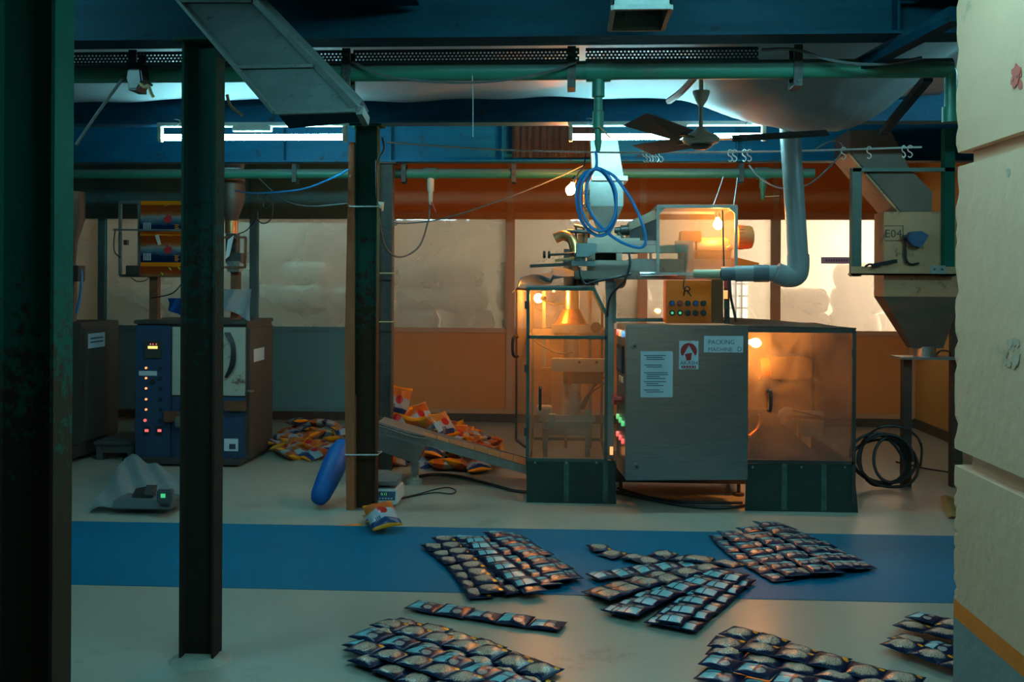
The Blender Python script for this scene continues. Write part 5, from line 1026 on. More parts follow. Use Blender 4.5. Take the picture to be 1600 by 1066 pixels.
# cables on the floor
for nm, pts, r, lab, mt in (('floor_cable', [(650, 748), (680, 744), (715, 747), (760, 758), (800, 769), (824, 772)], 0.011, 'thick black cable curving from conveyor foot to machine', black_rub),
                            ('floor_cable', [(622, 782), (650, 776), (680, 771), (705, 773), (712, 768), (700, 763), (680, 766), (655, 773), (625, 780)], 0.004, 'thin black looped lead beside the bench scale', black_rub),
                            ('floor_cable', [(963, 772), (1000, 780), (1050, 790), (1100, 796), (1140, 796), (1163, 793)], 0.010, 'thick black cable lying before the hanging cabinet', black_rub),
                            ('floor_cable', [(965, 765), (1010, 778), (1060, 786), (1110, 788), (1160, 788)], 0.008, 'second black cable under the hanging cabinet', black_rub)):
    quick(lambda b: b.tube([atz(x, y, 0.0) + V((0, 0, r + 0.001)) for x, y in pts], r, 7), nm, mt, label=lab, cat='cable')
# ================================================================== FEED HOPPER AT THE RIGHT
YE = 6.9
fh = thing('feed_hopper', 'big sheet metal feed hopper numbered E04 in a green frame', 'hopper', (at(1440, 560, 7.2).x, 7.2, 0))
DH = 0.22
xh0, xh1 = at(1381, 400, YE).x, at(1503, 400, YE).x; zA, zB, zC = at(1440, 331, YE).z, at(1440, 464, YE).z, at(1440, 545, YE).z
xo0, xo1 = at(1430, 545, YE).x, at(1478, 545, YE).x
quick(lambda b: b.box((xh0, YE, zB), (xh1, YE + DH, zA)), 'hopper_box', hopper_steel, fh, bevel=0.003)
cyo = 0.05
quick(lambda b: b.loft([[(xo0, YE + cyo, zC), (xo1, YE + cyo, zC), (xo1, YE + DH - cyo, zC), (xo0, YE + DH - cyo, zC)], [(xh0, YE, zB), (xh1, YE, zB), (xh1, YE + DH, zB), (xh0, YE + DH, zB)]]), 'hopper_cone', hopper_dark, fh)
quick(lambda b: b.cyl(((xo0 + xo1) / 2, YE + DH / 2, zC + 0.01), ((xo0 + xo1) / 2, YE + DH / 2, zC - 0.06), 0.075, n=18), 'outlet', inox_dull, fh, smooth=True)
quick(lambda b: b.box((at(1408, 560, YE).x, YE, zC - 0.075), (at(1500, 560, YE).x, YE + DH, zC - 0.06)), 'slide_plate', galvan, fh)
quick(lambda b: b.tube([(xo1 - 0.02, YE + 0.14, zC - 0.06), (xo1, YE + 0.1, zC - 0.02), (xo1 + 0.06, YE + 0.1, zC - 0.025), (xo1 + 0.08, YE + 0.14, zC - 0.06)], 0.006, 6, 3), 'slide_handle', dark_metal, fh)
# frame
for l, r, t, b_, m_ in ((1331, 1347, 262, 432, frame_green), (1475, 1493, 200, 432, green_near)):
    quick(lambda b: b.pb(l, t, r, b_, YE - 0.06, 0.07), 'frame_post', m_, fh, bevel=0.003)
quick(lambda b: (b.pb(1330, 417, 1494, 430, YE - 0.075, 0.012), b.pb(1330, 428, 1494, 430, YE - 0.075, 0.08)), 'angle_rail', hopper_steel, fh)
quick(lambda b: b.pb(1331, 262, 1494, 268, YE - 0.06, 0.05), 'top_rail', frame_green, fh)
ga = quick(lambda b: b.pb(1454, 415, 1478, 428, YE - 0.082, 0.006), 'gusset_plate', galvan, fh)
for px in (1460, 1472): 
    p = at(px, 421, YE - 0.083); quick(lambda b: b.cyl(p, p + V((0, -0.006, 0)), 0.007, n=8), 'bolt', dark_metal, ga)
for px, py in ((1412, 600), (1419, 600)): pass
quick(lambda b: b.box((at(1412, 600, YE + 0.1).x, YE + 0.1, 0), (at(1425, 600, YE + 0.1).x, YE + 0.17, zC - 0.07)), 'leg', brown_steel, fh)
quick(lambda b: b.box((xh1 - 0.02, YE + 0.1, 0), (xh1 + 0.05, YE + 0.17, zB)), 'leg', brown_steel, fh)
# diagonal duct above
F = [at(1328, 203, YE), at(1392, 203, YE), at(1422, 264, YE), at(1457, 300, YE), at(1456, 331, YE), at(1408, 331, YE), at(1328, 238, YE)]
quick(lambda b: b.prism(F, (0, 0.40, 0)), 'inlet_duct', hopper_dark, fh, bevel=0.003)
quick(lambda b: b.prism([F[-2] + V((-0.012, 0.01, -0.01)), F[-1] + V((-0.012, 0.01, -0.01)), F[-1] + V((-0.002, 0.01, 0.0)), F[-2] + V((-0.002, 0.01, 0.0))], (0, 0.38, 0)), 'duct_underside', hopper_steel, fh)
# number and switch box
u_ = at(1382, 371, YE - 0.003)
lettering('E04', 'number_lettering', pm('ink_brown', (0.06, 0.045, 0.035), None, rough=0.7), fh, u_, EX, EZ, 0.078)
for a, c in (((1382, 353), (1411, 353)), ((1382, 376), (1411, 376)), ((1411, 353), (1411, 376))):
    quick(lambda b: b.bar(at(*a, YE - 0.002), at(*c, YE - 0.002), 0.004), 'number_border', MATS['ink_brown'], fh)
sb = quick(lambda b: b.prism([at(1424, 362, YE - 0.07), at(1441, 361, YE - 0.07), at(1452, 368, YE - 0.07), at(1440, 387, YE - 0.07), at(1427, 384, YE - 0.07), at(1418, 372, YE - 0.07)], (0, 0.07, 0)), 'switch_box', blue_box, fh, bevel=0.004)
quick(lambda b: b.cyl(at(1418, 370, YE - 0.04), at(1410, 371, YE - 0.04), 0.014, n=10), 'cable_gland', black_plastic, sb)
quick(lambda b: b.tube([at(1412, 371, YE - 0.04), at(1414, 381, YE - 0.03), at(1415, 395, YE - 0.02), at(1417, 408, YE - 0.02), at(1424, 413, YE - 0.02), at(1436, 411, YE - 0.02)], 0.007, 6), 'switch_cable', black_rub, sb)
quick(lambda b: b.tube([at(1416, 372, YE - 0.03), at(1413, 388, YE - 0.02), at(1413, 400, YE - 0.02), at(1416, 412, YE - 0.02)], 0.006, 6), 'switch_cable', black_rub, sb)
quick(lambda b: b.bar(at(1363, 415, YE - 0.1), at(1400, 408, YE - 0.06), 0.035, 0.025), 'grease_gun', black_plastic, label='dark tool lying on the hopper angle rail', cat='tool')
quick(lambda b: b.tube([at(1352, 417, YE - 0.1), at(1358, 413, YE - 0.1), at(1366, 414, YE - 0.1)], 0.008, 6), 'bent_wire', dark_metal, label='bent wire end at the left of the angle rail', cat='wire')
# lilac sticker on the pane
stc = quick(lambda b: b.pb(1283, 402, 1331, 412, YB + 0.008, 0.003), 'door_sticker', paper_lilac, label='lilac sticker strip on the bright pane beside the hopper', cat='sticker')
for k in range(9): quick(lambda b: b.pb(1290 + k * 4, 405, 1292.6 + k * 4, 409, YB + 0.007, 0.001), 'printed_mark', pm('lilac_ink', (0.15, 0.12, 0.24), None, rough=0.6), stc)
# coil of hose by the leg
ck = []
cen = at(1388, 700, 6.95)
for i in range(70):
    t = i / 69; a = t * 2 * math.pi * 5.2; rx = 0.17 + 0.05 * math.sin(t * 17); rz = 0.155 + 0.02 * math.sin(t * 9 + 1)
    ck.append(V((cen.x - 0.02 + rx * math.cos(a) + 0.04 * math.sin(a * 0.21), 6.95 + 0.10 * (t - 0.5) + 0.05 * math.sin(a), 0.025 + max(0.0, 0.165 + rz * math.sin(a)))))
quick(lambda b: b.tube(ck, 0.0105, 7, 3), 'coiled_cable', black_rub, smooth=True, label='heavy coil of black cable standing by the hopper leg', cat='cable')
quick(lambda b: b.tube([atz(1340, 716, 0.02), at(1348, 690, 6.9), at(1375, 668, 6.9), at(1408, 668, 6.9), at(1430, 680, 6.9), at(1440, 700, 6.9), atz(1438, 728, 0.01)], 0.009, 7), 'coiled_cable', black_rub, label='single black cable loop arching over the coil', cat='cable')
quick(lambda b: b.tube([atz(1400, 722, 0.008), atz(1420, 726, 0.008), atz(1445, 732, 0.008), atz(1470, 736, 0.008), atz(1489, 739, 0.008)], 0.006, 6), 'trailing_cable', black_rub, label='thin cable trailing to the pillar across the floor', cat='cable')
# yellow sheet by the pillar
def ysheet(u, v):
    p = atz(1469, 786).lerp(atz(1500, 786), u).lerp(atz(1481, 812).lerp(atz(1510, 812), u), v); return (p.x, p.y, 0.01 + 0.03 * (1 - v) + 0.01 * math.sin(u * 6))
quick(lambda b: b.sheet(ysheet, 8, 8, 0.003), 'folded_sheet', pm('yellow_card', (0.50, 0.36, 0.12), (0.42, 0.3, 0.1), 6, 0.6), label='yellowish folded card on the floor beside the pillar', cat='card')
quick(lambda b: b.prism([atz(520, 822), atz(568, 818), atz(568, 823), atz(530, 825)], (0, 0, 0.001)), 'tape_strip', yellow_paint, label='short strip of yellow tape by the walkway edge', cat='tape')
# ================================================================== LOOSE WIRES OVERHEAD
WIRES = [('sagging_wire', [at(550, 96, 3.86), at(600, 118, 3.86), at(680, 128, 3.86), at(760, 128, 3.86), at(840, 116, 3.86), at(900, 98, 3.86)], 0.005, cable_grey, 'grey wire sagging along the near pipe'),
         ('sagging_wire', [at(1190, 78, 3.8), at(1240, 77, 3.8), at(1290, 92, 3.8), at(1340, 100, 3.8), at(1390, 99, 3.8), at(1440, 90, 3.8)], 0.006, cable_grey, 'grey cable arching over the near pipe at right'),
         ('hanging_wire', [at(119, 226, 3.9), at(150, 180, 3.9), at(185, 132, 3.9), at(200, 112, 3.9)], 0.006, cable_grey, 'pale wire slanting up beside the near left column'),
         ('hanging_wire', [at(738, 118, 3.9), at(739, 160, 3.9), at(739, 214, 3.9)], 0.002, rope_mat, 'thin string hanging straight down from the pipe'),
         ('air_hose', [at(671, 322, 7.42), at(669, 345, 7.38), at(655, 385, 7.2), at(625, 402, 7.0), at(602, 385, 6.7), at(592, 340, 6.3), at(589, 300, 5.98), at(588, 250, 5.98)], 0.007, cable_grey, 'dark hose drooping from red valve to the green column'),
         ('span_wire', [at(615, 348, 7.2), at(640, 349, 7.15), at(700, 340, 7.05), at(790, 310, 6.95), at(870, 278, 6.88), at(912, 258, 6.85)], 0.005, cable_grey, 'thin wire spanning from brown column to the hopper'),
         ('span_wire', [at(620, 346, 7.2), at(616, 343, 7.19), at(613, 347, 7.18), at(617, 352, 7.19), at(622, 349, 7.2)], 0.005, cable_grey, 'small wire loop tied at the brown column'),
         ('span_wire', [at(368, 298, 7.62), at(400, 302, 7.3), at(470, 296, 6.8), at(520, 278, 6.3), at(546, 264, 6.05)], 0.006, blue_hose, 'pale blue hose rising to the wooden plank'),
         ('span_wire', [at(400, 274, 7.4), at(440, 310, 7.2), at(480, 322, 6.8), at(543, 318, 6.05)], 0.004, cable_grey, 'thin dark wire sagging left of the plank'),
         ('loop_wire', [at(402, 330, 7.3), at(404, 345, 7.3), at(414, 349, 7.3), at(424, 340, 7.3), at(426, 315, 7.3), at(418, 300, 7.3), at(411, 320, 7.3), at(415, 326, 7.3), at(423, 318, 7.3)], 0.005, black_rub, 'tangled black wire loop under the far pipe at left'),
         ('loop_wire', [at(404, 330, 7.3), at(398, 345, 7.4), at(385, 360, 7.5), at(372, 366, 7.6)], 0.004, black_rub, 'black wire running from tangle to the left machine'),
         ('hose_loop', [at(1170, 258, 6.6), at(1190, 280, 6.6), at(1220, 294, 6.6), at(1260, 290, 6.6), at(1295, 262, 6.6), at(1316, 236, 6.6), at(1312, 222, 6.6), at(1295, 222, 6.6), at(1270, 236, 6.6)], 0.006, cable_grey, 'pale loop of thin hose behind the exhaust pipe'),
         ('hanging_wire', [at(1130, 276, 6.6), at(1122, 300, 6.5), at(1114, 322, 6.45)], 0.003, rope_mat, 'thin string slanting down to the clear box'),
         ('hanging_wire', [at(1152, 278, 6.6), at(1149, 302, 6.5), at(1146, 322, 6.45)], 0.003, rope_mat, 'second thin string down to the clear box corner'),
         ('hanging_wire', [at(597, 215, 6.0), at(600, 232, 6.0), at(592, 246, 6.0), at(589, 262, 6.0)], 0.006, black_rub, 'short black lead at the top of the green column'),
         ('hanging_wire', [at(355, 148, 5.0), at(360, 165, 5.0), at(378, 180, 5.0)], 0.008, twine, 'frayed yellowish strap hanging right of the dark column')]
for nm, pts, r, mt, lab in WIRES: quick(lambda b: b.tube(pts, r, 6), nm, mt, label=lab, cat='wire' if 'wire' in nm else 'hose')
gm = thing('hanging_junction_box', 'grimy junction box with loose leads hanging on the near pipe', 'junction box', at(209, 125, 3.86))
quick(lambda b: b.loft([[at(200, 100, 3.82), at(218, 97, 3.82), at(222, 128, 3.82), at(214, 140, 3.82), at(202, 140, 3.82), at(197, 122, 3.82)], [p + V((0, 0.08, 0)) for p in (at(200, 100, 3.82), at(218, 97, 3.82), at(222, 128, 3.82), at(214, 140, 3.82), at(202, 140, 3.82), at(197, 122, 3.82))]]), 'box_body', black_plastic, gm, bevel=0.006)
quick(lambda b: b.tube([at(218, 130, 3.82), at(226, 136, 3.82), at(232, 134, 3.82), at(236, 145, 3.82), at(240, 152, 3.82)], 0.006, 6), 'loose_lead', twine, gm)
quick(lambda b: b.tube([at(219, 128, 3.82), at(230, 128, 3.82), at(238, 134, 3.82)], 0.005, 6), 'loose_lead', black_rub, gm)
# ================================================================== SACKS IN THE STORE
def sack_mesh():
    b = B(); n = 16; rings = []
    for j in range(n + 1):
        t = -1 + 2 * j / n; e = max(0.0, 1 - abs(t) ** 8) ** 0.3; r = []
        for i in range(24):
            a = 2 * math.pi * i / 24; ca_, sa_ = math.cos(a), math.sin(a)
            x = math.copysign(abs(ca_) ** 0.5, ca_) * 0.25 * (0.72 + 0.28 * e); z = math.copysign(abs(sa_) ** 0.5, sa_) * 0.14 * (0.2 + 0.88 * e)
            r.append((t * 0.27, x + 0.012 * math.sin(t * 9 + a * 3), z + 0.14 + 0.008 * math.sin(a * 5 + t * 7)))
        rings.append(r)
    b.loft(rings); return b.build('sack', sack_mat, local=True, smooth=True)
s0 = sack_mesh(); first = True
def put_sack(x, y, z, rz, label, grp):
    global first
    if first: o = s0; first = False
    else: o = s0.copy(); COL.objects.link(o)
    o.location = (x, y, z); o.rotation_euler = (jitter(0.06), jitter(0.05), rz); o.scale = (1 + jitter(0.05), 1 + jitter(0.1), 0.93 + jitter(0.04))
    tag(o, label, 'sack', grp)
stacks = [(432, 3, 'white sack in the store seen left of the wooden plank'), (485, 4, 'white sack in the store seen left of the wooden plank'), (560, 3, None), (650, 4, 'white sack stacked behind the pane right of the brown column'), (730, 4, 'white sack stacked behind the pane right of the brown column'), (820, 4, 'white sack stacked behind the machine head'), (905, 4, 'white sack stacked behind the machine head'), (990, 3, 'white sack stacked behind the machine head'), (1080, 3, 'white sack behind the drive box'), (1195, 2, 'white sack behind the exhaust pipe'), (1262, 4, 'bright white sack beside the daylight window'), (1345, 5, 'bright white sack beside the daylight window'), (1420, 4, 'bright white sack beside the daylight window'), (200, 3, 'white sack seen beyond the film machine'), (290, 3, 'white sack seen beyond the film machine'), (362, 4, 'white sack seen beyond the film machine')]
for px, n, lab in stacks:
    Y = 11.2 + (px % 7) * 0.04
    for k in range(n + (2 if px < 1050 else 1)):
        put_sack(at(px, 440, Y).x + jitter(0.08), Y + jitter(0.06), k * 0.268, jitter(0.12) + (math.pi if k % 2 else 0), (lab or 'white sack in the store hidden behind the green column') + (', bottom row' if k == 0 else (', top row' if k == n + (2 if px < 1050 else 1) - 1 else ', middle rows')), (lab or 'hidden sacks'))
# ================================================================== SACHET STRIPS ON THE FLOOR
def print_mat(name, base, shapes, rough=0.28, spec_noise=None):
    """flat print on a sachet: shapes = (kind, cu, cv, ru, rv, colour, ragged, second colour)"""
    m = bpy.data.materials.new(name); m.use_nodes = True; nt = m.node_tree; L = nt.links.new; b = nt.nodes['Principled BSDF']; b.inputs['Roughness'].default_value = rough; b.inputs['Specular IOR Level'].default_value = 0.3
    uv = _n(nt, 'ShaderNodeUVMap'); sp = _n(nt, 'ShaderNodeSeparateXYZ'); L(uv.outputs[0], sp.inputs[0])
    oi = _n(nt, 'ShaderNodeObjectInfo'); vm = _n(nt, 'ShaderNodeVectorMath', operation='ADD'); L(uv.outputs[0], vm.inputs[0])
    cx = _n(nt, 'ShaderNodeCombineXYZ'); L(oi.outputs['Random'], cx.inputs[2]); L(cx.outputs[0], vm.inputs[1])
    nz = _n(nt, 'ShaderNodeTexNoise'); nz.inputs['Scale'].default_value = 26; nz.inputs['Detail'].default_value = 3; L(vm.outputs[0], nz.inputs['Vector'])
    nz2 = _n(nt, 'ShaderNodeTexNoise'); nz2.inputs['Scale'].default_value = 45; nz2.inputs['Detail'].default_value = 2; L(vm.outputs[0], nz2.inputs['Vector'])
    def mth(op, a, v=None):
        n = _n(nt, 'ShaderNodeMath', operation=op)
        for i, q in enumerate((a, v)):
            if q is None: continue
            if isinstance(q, (int, float)): n.inputs[i].default_value = q
            else: L(q, n.inputs[i])
        return n.outputs[0]
    col = None
    def mix(fac, a, c):
        x = _n(nt, 'ShaderNodeMix', data_type='RGBA')
        if isinstance(fac, (int, float)): x.inputs[0].default_value = fac
        else: L(fac, x.inputs[0])
        for i, q in ((6, a), (7, c)):
            if isinstance(q, tuple): x.inputs[i].default_value = (*q, 1)
            else: L(q, x.inputs[i])
        return x.outputs[2]
    speck = mth('GREATER_THAN', nz2.outputs['Fac'], 0.64)
    col = mix(mth('MULTIPLY', speck, 0.35), base, (base[0] * 2 + 0.04, base[1] * 2 + 0.06, base[2] * 2 + 0.10))
    for kind, cu, cv, ru, rv, c, rag_, c2 in shapes:
        du = mth('DIVIDE', mth('ABSOLUTE', mth('SUBTRACT', sp.outputs['X'], cu)), ru); dv = mth('DIVIDE', mth('ABSOLUTE', mth('SUBTRACT', sp.outputs['Y'], cv)), rv)
        if kind == 'r': d = mth('MAXIMUM', du, dv)
        else: d = mth('ADD', mth('MULTIPLY', du, du), mth('MULTIPLY', dv, dv))
        if rag_: d = mth('ADD', d, mth('MULTIPLY', mth('SUBTRACT', nz2.outputs['Fac'], 0.5), rag_))
        msk = mth('LESS_THAN', d, 1.0)
        cc = mix(mth('GREATER_THAN', nz.outputs['Fac'] if kind != 'r' else nz2.outputs['Fac'], 0.52), c, c2) if c2 else c
        col = mix(msk, col, cc)
    L(col, b.inputs['Base Color']); return m
NAVY = (0.002, 0.008, 0.035); TEAL = (0.17, 0.50, 0.55); TEAL2 = (0.10, 0.38, 0.43); GREY = (0.42, 0.33, 0.29); BEI = (0.60, 0.42, 0.30)
sm_back = print_mat('sachet_back', NAVY, [('r', 0.27, 0.36, 0.19, 0.21, TEAL, 0, TEAL2), ('r', 0.27, 0.76, 0.19, 0.13, TEAL, 0, TEAL2), ('e', 0.66, 0.34, 0.13, 0.17, GREY, 0.8, (0.22, 0.20, 0.20)), ('r', 0.64, 0.72, 0.09, 0.09, GREY, 0.9, (0.16, 0.15, 0.16))])
sm_front = print_mat('sachet_front', NAVY, [('e', 0.52, 0.55, 0.36, 0.34, BEI, 1.9, (0.24, 0.11, 0.08)), ('e', 0.52, 0.57, 0.15, 0.12, (0.45, 0.40, 0.32), 1.2, (0.42, 0.22, 0.15)), ('e', 0.14, 0.17, 0.085, 0.085, (0.85, 0.27, 0.004), 0, None)])
SW, SL = 0.118, 0.128
def pillow(name, mat, L_, W_, H_, nu=10, nv=8, crimp=0.08, wr=0.0):
    b = B(); uvl = None; top = []; bot = []
    for s_ in (1, -1):
        G = []
        for j in range(nv + 1):
            row = []
            for i in range(nu + 1):
                u, v = i / nu, j / nv; a = max(0.0, min(1, (u - crimp) / (1 - 2 * crimp))); e = math.sin(a * math.pi) ** 0.5 * math.sin(v * math.pi) ** 0.4
                pin = 1 - 0.05 * math.sin(a * math.pi)
                z = s_ * H_ / 2 * e + (wr * math.sin(u * 13 + v * 5) * e if s_ > 0 else 0) + 0.001 * s_
                row.append(b.bm.verts.new(((u - 0.5) * L_, (v - 0.5) * W_ * pin, z + H_ / 2 + 0.001)))
            G.append(row)
        (top if s_ > 0 else bot).extend(G)
    uvl = b.bm.loops.layers.uv.verify()
    for G in (top, bot):
        for j in range(nv):
            for i in range(nu):
                f = b.bm.faces.new((G[j][i], G[j][i + 1], G[j + 1][i + 1], G[j + 1][i]))
                for lp, (x, y) in zip(f.loops, ((i, j), (i + 1, j), (i + 1, j + 1), (i, j + 1))): lp[uvl].uv = (x / nu, y / nv)
    edge = lambda G: [G[0][i] for i in range(nu + 1)] + [G[j][nu] for j in range(1, nv + 1)] + [G[nv][i] for i in range(nu - 1, -1, -1)] + [G[j][0] for j in range(nv - 1, 0, -1)]
    a, c = edge(top), edge(bot)
    for i in range(len(a)): b.bm.faces.new((a[i], a[(i + 1) % len(a)], c[(i + 1) % len(a)], c[i]))
    o = b.build(name, mat, local=True, smooth=False); me = o.data; bpy.data.objects.remove(o)
    for p in me.polygons: p.use_smooth = True
    return me
me_back = [pillow('sachet', sm_back, SL, SW, 0.022, wr=w) for w in (0.001, 0.0025, -0.002)]
me_front = [pillow('sachet', sm_front, SL, SW, 0.026, wr=w) for w in (0.001, 0.003, -0.0025)]
def strip(a, c, z, face, label, group, curl=0.0, flip=False, n=None):
    A, C = atz(*a), atz(*c); d = C - A; ln = d.length; n = n or max(2, round(ln / SL)); ang = math.atan2(d.y, d.x) + (math.pi if flip else 0)
    r = thing('sachet_strip', label, 'sachet strip', (0, 0, 0), group); r.location = (A.x, A.y, z); r.rotation_euler = (0, 0, math.atan2(d.y, d.x))
    for k in range(n):
        f = face if face in (0, 1) else random.choice((0, 0, 1))
        o = bpy.data.objects.new('sachet', random.choice(me_front if f else me_back)); COL.objects.link(o); o.parent = r
        s = (k + 0.5) * ln / n; y = curl * math.sin(math.pi * s / ln)
        zb = 0.0
        o.location = (s, y + jitter(0.003), zb); o.scale = (ln / n / SL * 1.0, 1, 1 + jitter(0.2))
        o.rotation_euler = (jitter(0.07), jitter(0.035), (math.pi if flip else 0) + curl * math.pi / ln * math.cos(math.pi * s / ln))
    return r
def heap(lines, label, group, dz=0.015):
    """lines: (A, C, layer, face, curl, flip) - strips thrown over each other; a layer is one strip thickness"""
    nth = ['', 'second ', 'third ', 'fourth ', 'fifth ', 'sixth ', 'seventh ', 'eighth ', 'ninth ', 'tenth ']
    n = len(lines); back = 'edge' in label or 'pillar' in label
    order = sorted(range(n), key=lambda i: (lines[i][0][1] + lines[i][1][1]) if back else (lines[i][0][0] + lines[i][1][0]))
    for i, (A, C, lay, f, curl, flip) in enumerate(lines):
        k = order.index(i); s_ = 'front' if back else 'right'; e_ = 'rear' if back else 'left'
        w = ('rearmost ' if back else 'leftmost ') if k == 0 else (('frontmost ' if back else 'rightmost ') if k == n - 1 else nth[k])
        lab = w + label if k in (0, n - 1) else w + label.replace('sachets in', 'sachets from the %s in' % e_, 1)
        strip(A, C, 0.003 + lay * dz, f, lab, group, curl, flip)
heap([((672, 856), (752, 940), 0, 1, 0.03, True), ((690, 848), (772, 938), 1, 1, 0.02, True), ((705, 846), (808, 936), 0.6, 2, 0.0, False), ((722, 849), (838, 938), 1.4, 0, -0.02, False), ((738, 852), (826, 932), 2.2, 2, -0.02, True), ((752, 846), (862, 925), 0.8, 0, 0.02, False), ((768, 843), (878, 921), 1.7, 0, 0.02, False), ((786, 842), (893, 914), 0.9, 0, 0.02, False), ((798, 841), (876, 898), 0.2, 0, 0.0, False)],
     'strip of navy sachets in the left walkway heap', 'sachet heap left of centre')
strip((643, 950), (880, 985), 0.003, 0, 'single straight strip of five navy sachets lying alone on bare floor', None, -0.01, False, 5)
heap([((925, 910), (1098, 889), 0.5, 0, 0.02, False), ((922, 936), (1110, 892), 0.2, 1, 0.02, True), ((936, 947), (1120, 897), 1.2, 1, 0.02, True), ((957, 968), (1128, 900), 0.5, 0, 0.03, False), ((978, 974), (1136, 905), 1.5, 0, 0.03, False), ((1028, 985), (1146, 907), 0.4, 0, 0.02, False), ((1046, 988), (1155, 908), 1.3, 0, 0.02, False), ((1066, 992), (1162, 910), 0.4, 0, 0.0, False), ((1020, 874), (1120, 893), 0.9, 1, 0.0, True), ((1066, 886), (1158, 902), 1.8, 1, 0.03, True)],
     'strip of navy sachets in the middle heap', 'sachet heap in the middle')
strip((930, 856), (1012, 880), 0.004, 1, 'short curling strip of sachets trailing from the middle heap', None, -0.06, True)
strip((1000, 888), (1050, 874), 0.012, 1, 'pair of sachets turned face up behind the middle heap', None, 0.0, True, 2)
heap([((1124, 840), (1226, 912), 0, 0, -0.04, False), ((1136, 838), (1246, 910), 0.9, 0, -0.02, False), ((1150, 835), (1268, 906), 0.4, 2, 0.0, False), ((1164, 833), (1288, 908), 1.4, 0, 0.0, False), ((1178, 829), (1304, 904), 0.7, 0, 0.02, False), ((1190, 826), (1322, 900), 1.6, 0, 0.0, False), ((1200, 825), (1338, 898), 0.8, 0, 0.02, False), ((1212, 826), (1354, 895), 0.2, 0, 0.02, False)],
     'strip of navy sachets in the right walkway heap', 'sachet heap at right')
heap([((612, 978), (862, 1060), 0.2, 1, 0.02, True), ((592, 985), (866, 1072), 1.2, 1, 0.02, True), ((580, 994), (850, 1085), 0.5, 1, 0.03, True), ((560, 1004), (820, 1092), 1.5, 0, 0.02, False), ((552, 1012), (800, 1100), 0.6, 0, 0.0, False), ((553, 1024), (780, 1104), 1.5, 1, 0.03, True), ((560, 1036), (760, 1108), 0.3, 1, 0.0, True)],
     'strip of navy sachets in the bottom edge heap at left', 'sachet heap at the bottom left')
heap([((1136, 992), (1372, 1062), 0.2, 1, 0.0, True), ((1112, 1014), (1440, 1086), 1.1, 1, 0.02, True), ((1110, 1022), (1400, 1092), 0.3, 1, 0.02, True), ((1100, 1046), (1330, 1100), 1.3, 0, 0.0, False), ((1094, 1060), (1290, 1110), 0.4, 0, 0.0, False)],
     'strip of navy sachets in the bottom edge heap at right', 'sachet heap at the bottom right')
heap([((1424, 966), (1560, 1002), 0.2, 2, 0.0, False), ((1404, 985), (1550, 1022), 1.0, 1, 0.0, True), ((1398, 1000), (1545, 1044), 0.2, 2, 0.0, False), ((1390, 1016), (1530, 1068), 1.2, 1, 0.0, True)],
     'strip of navy sachets in the heap beside the concrete pillar', 'sachet heap by the pillar')
# ================================================================== ORANGE SNACK BAGS
def bag_mat(name, v):
    return print_mat(name, [(0.48, 0.10, 0.015), (0.50, 0.16, 0.03), (0.40, 0.07, 0.02)][v], [('r', 0.5, 0.30, 0.6, 0.30, (0.34, 0.36, 0.36), 0.35, (0.28, 0.33, 0.37)), ('r', 0.5, 0.10, 0.6, 0.13, (0.012, 0.03, 0.10), 0.3, (0.02, 0.05, 0.14)), ('e', 0.5, 0.52, 0.17, 0.15, (0.40, 0.02, 0.02), 0.2, None), ('r', 0.22, 0.22, 0.02, 0.12, (0.03, 0.04, 0.09), 0, None), ('r', 0.28, 0.22, 0.02, 0.12, (0.03, 0.04, 0.09), 0, None), ('r', 0.34, 0.22, 0.02, 0.12, (0.03, 0.04, 0.09), 0, None), ('r', 0.5, 0.96, 0.6, 0.045, (0.85, 0.27, 0.008), 0, None), ('r', 0.5, 0.03, 0.6, 0.035, (0.85, 0.27, 0.008), 0, None)], 0.3)
bm_ = [bag_mat('snack_bag_%d' % v, v) for v in range(3)]
me_bag = [pillow('snack_bag', bm_[k % 3], 0.17, 0.23, 0.075, 10, 10, 0.05, wr=0.006 * (-1) ** k) for k in range(3)]
def bag(p, rot, label, group, s=1.0, k=None):
    o = bpy.data.objects.new('snack_bag', me_bag[random.randrange(3) if k is None else k]); COL.objects.link(o); o.location = p; o.rotation_euler = rot; o.scale = (s, s, s)
    return tag(o, label, 'snack bag', group)
fb = atz(597, 828)
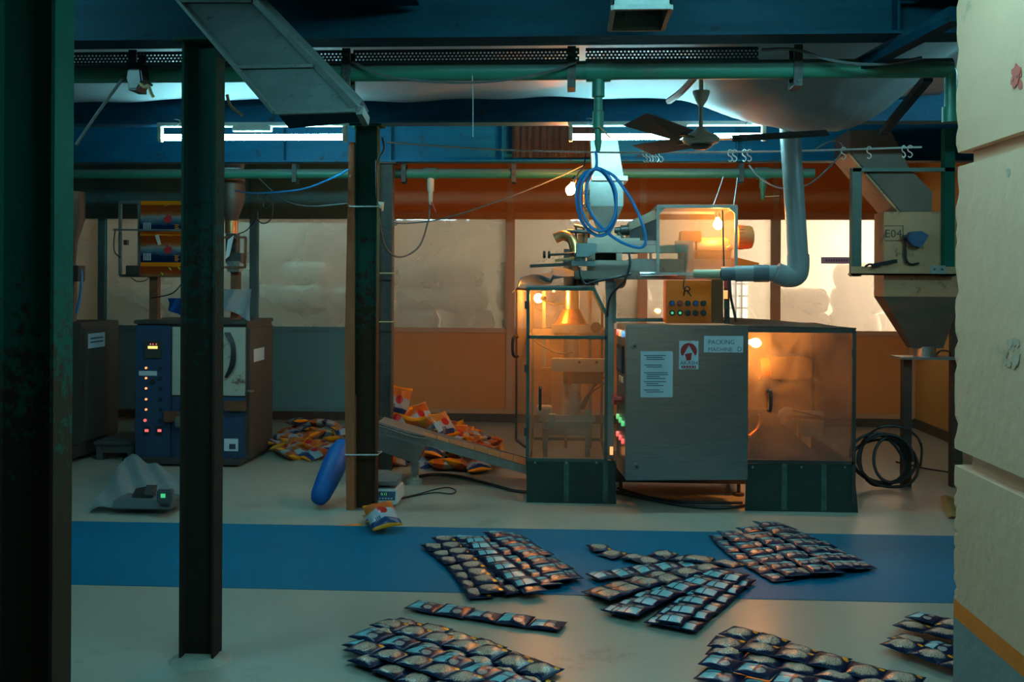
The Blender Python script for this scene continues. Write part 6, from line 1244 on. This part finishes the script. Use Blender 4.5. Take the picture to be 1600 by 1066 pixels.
bag((fb.x, fb.y, 0.05), (0.42, -0.12, math.radians(25)), 'orange snack bag lying alone at the foot of the green column', None, 1.0, 0)
bag((fb.x - 0.07, fb.y + 0.13, 0.004), (0.02, 0.05, math.radians(20)), 'orange snack bag half under another at the foot of the green column', None, 0.7, 1)
# left pile behind the bolster
for i in range(34):
    u = random.random(); v = random.random(); px = 418 + 128 * u; py = 672 + 48 * v
    p = atz(px, py); h = max(0, (1 - abs(v - 0.25) * 1.5)) * 0.10 * random.random()
    bag((p.x, p.y, 0.004 + h), (jitter(0.45), jitter(0.45), random.uniform(0, 6.28)), 'orange and blue snack bag in the heap left of the plank', 'snack bags heaped left of the plank', 0.9 + jitter(0.08))
# pile behind the conveyor
pile = []
for i in range(40):
    px = random.uniform(612, 775); fr = (px - 612) / 163
    Y = random.uniform(7.45, 8.35); top = (0.50 - 0.42 * fr) * max(0.15, 1 - abs(Y - 7.85) * 0.9); z = top * (random.random() ** 0.6)
    x = at(px, 640, Y).x
    bag((x, Y, 0.01 + z), (jitter(0.6) + 0.35, jitter(0.5), random.uniform(0, 6.28)), 'orange snack bag in the mound behind the conveyor', 'snack bags mounded behind the conveyor', 0.98 + jitter(0.1))
for px, py, rx, rz in ((622, 612, 1.25, 0.2), (623, 640, 1.2, -0.1), (655, 640, 0.9, 0.5), (665, 655, 0.7, 2.6), (690, 652, 0.8, 0.8), (715, 672, 0.8, 0.4), (742, 690, 0.6, 2.0), (762, 698, 0.4, 1.0), (640, 655, 0.9, 2.9), (700, 675, 0.6, 3.4)):
    p = at(px, py, 7.55); bag((p.x, 7.55 + jitter(0.04), p.z - 0.08), (rx, jitter(0.3), rz), 'orange snack bag on the upper slope behind the conveyor', 'snack bags on top behind the conveyor', 1.0)
for px, py, rz in ((666, 728, 0.6), (694, 735, 1.9), (716, 736, 2.6), (748, 738, 0.2), (628, 722, 1.2), (612, 728, 2.2)):
    p = atz(px, py); bag((p.x, p.y, 0.004), (jitter(0.3) + 0.2, jitter(0.2), rz), 'orange snack bag on the floor under the conveyor', 'snack bags under the conveyor', 1.05)
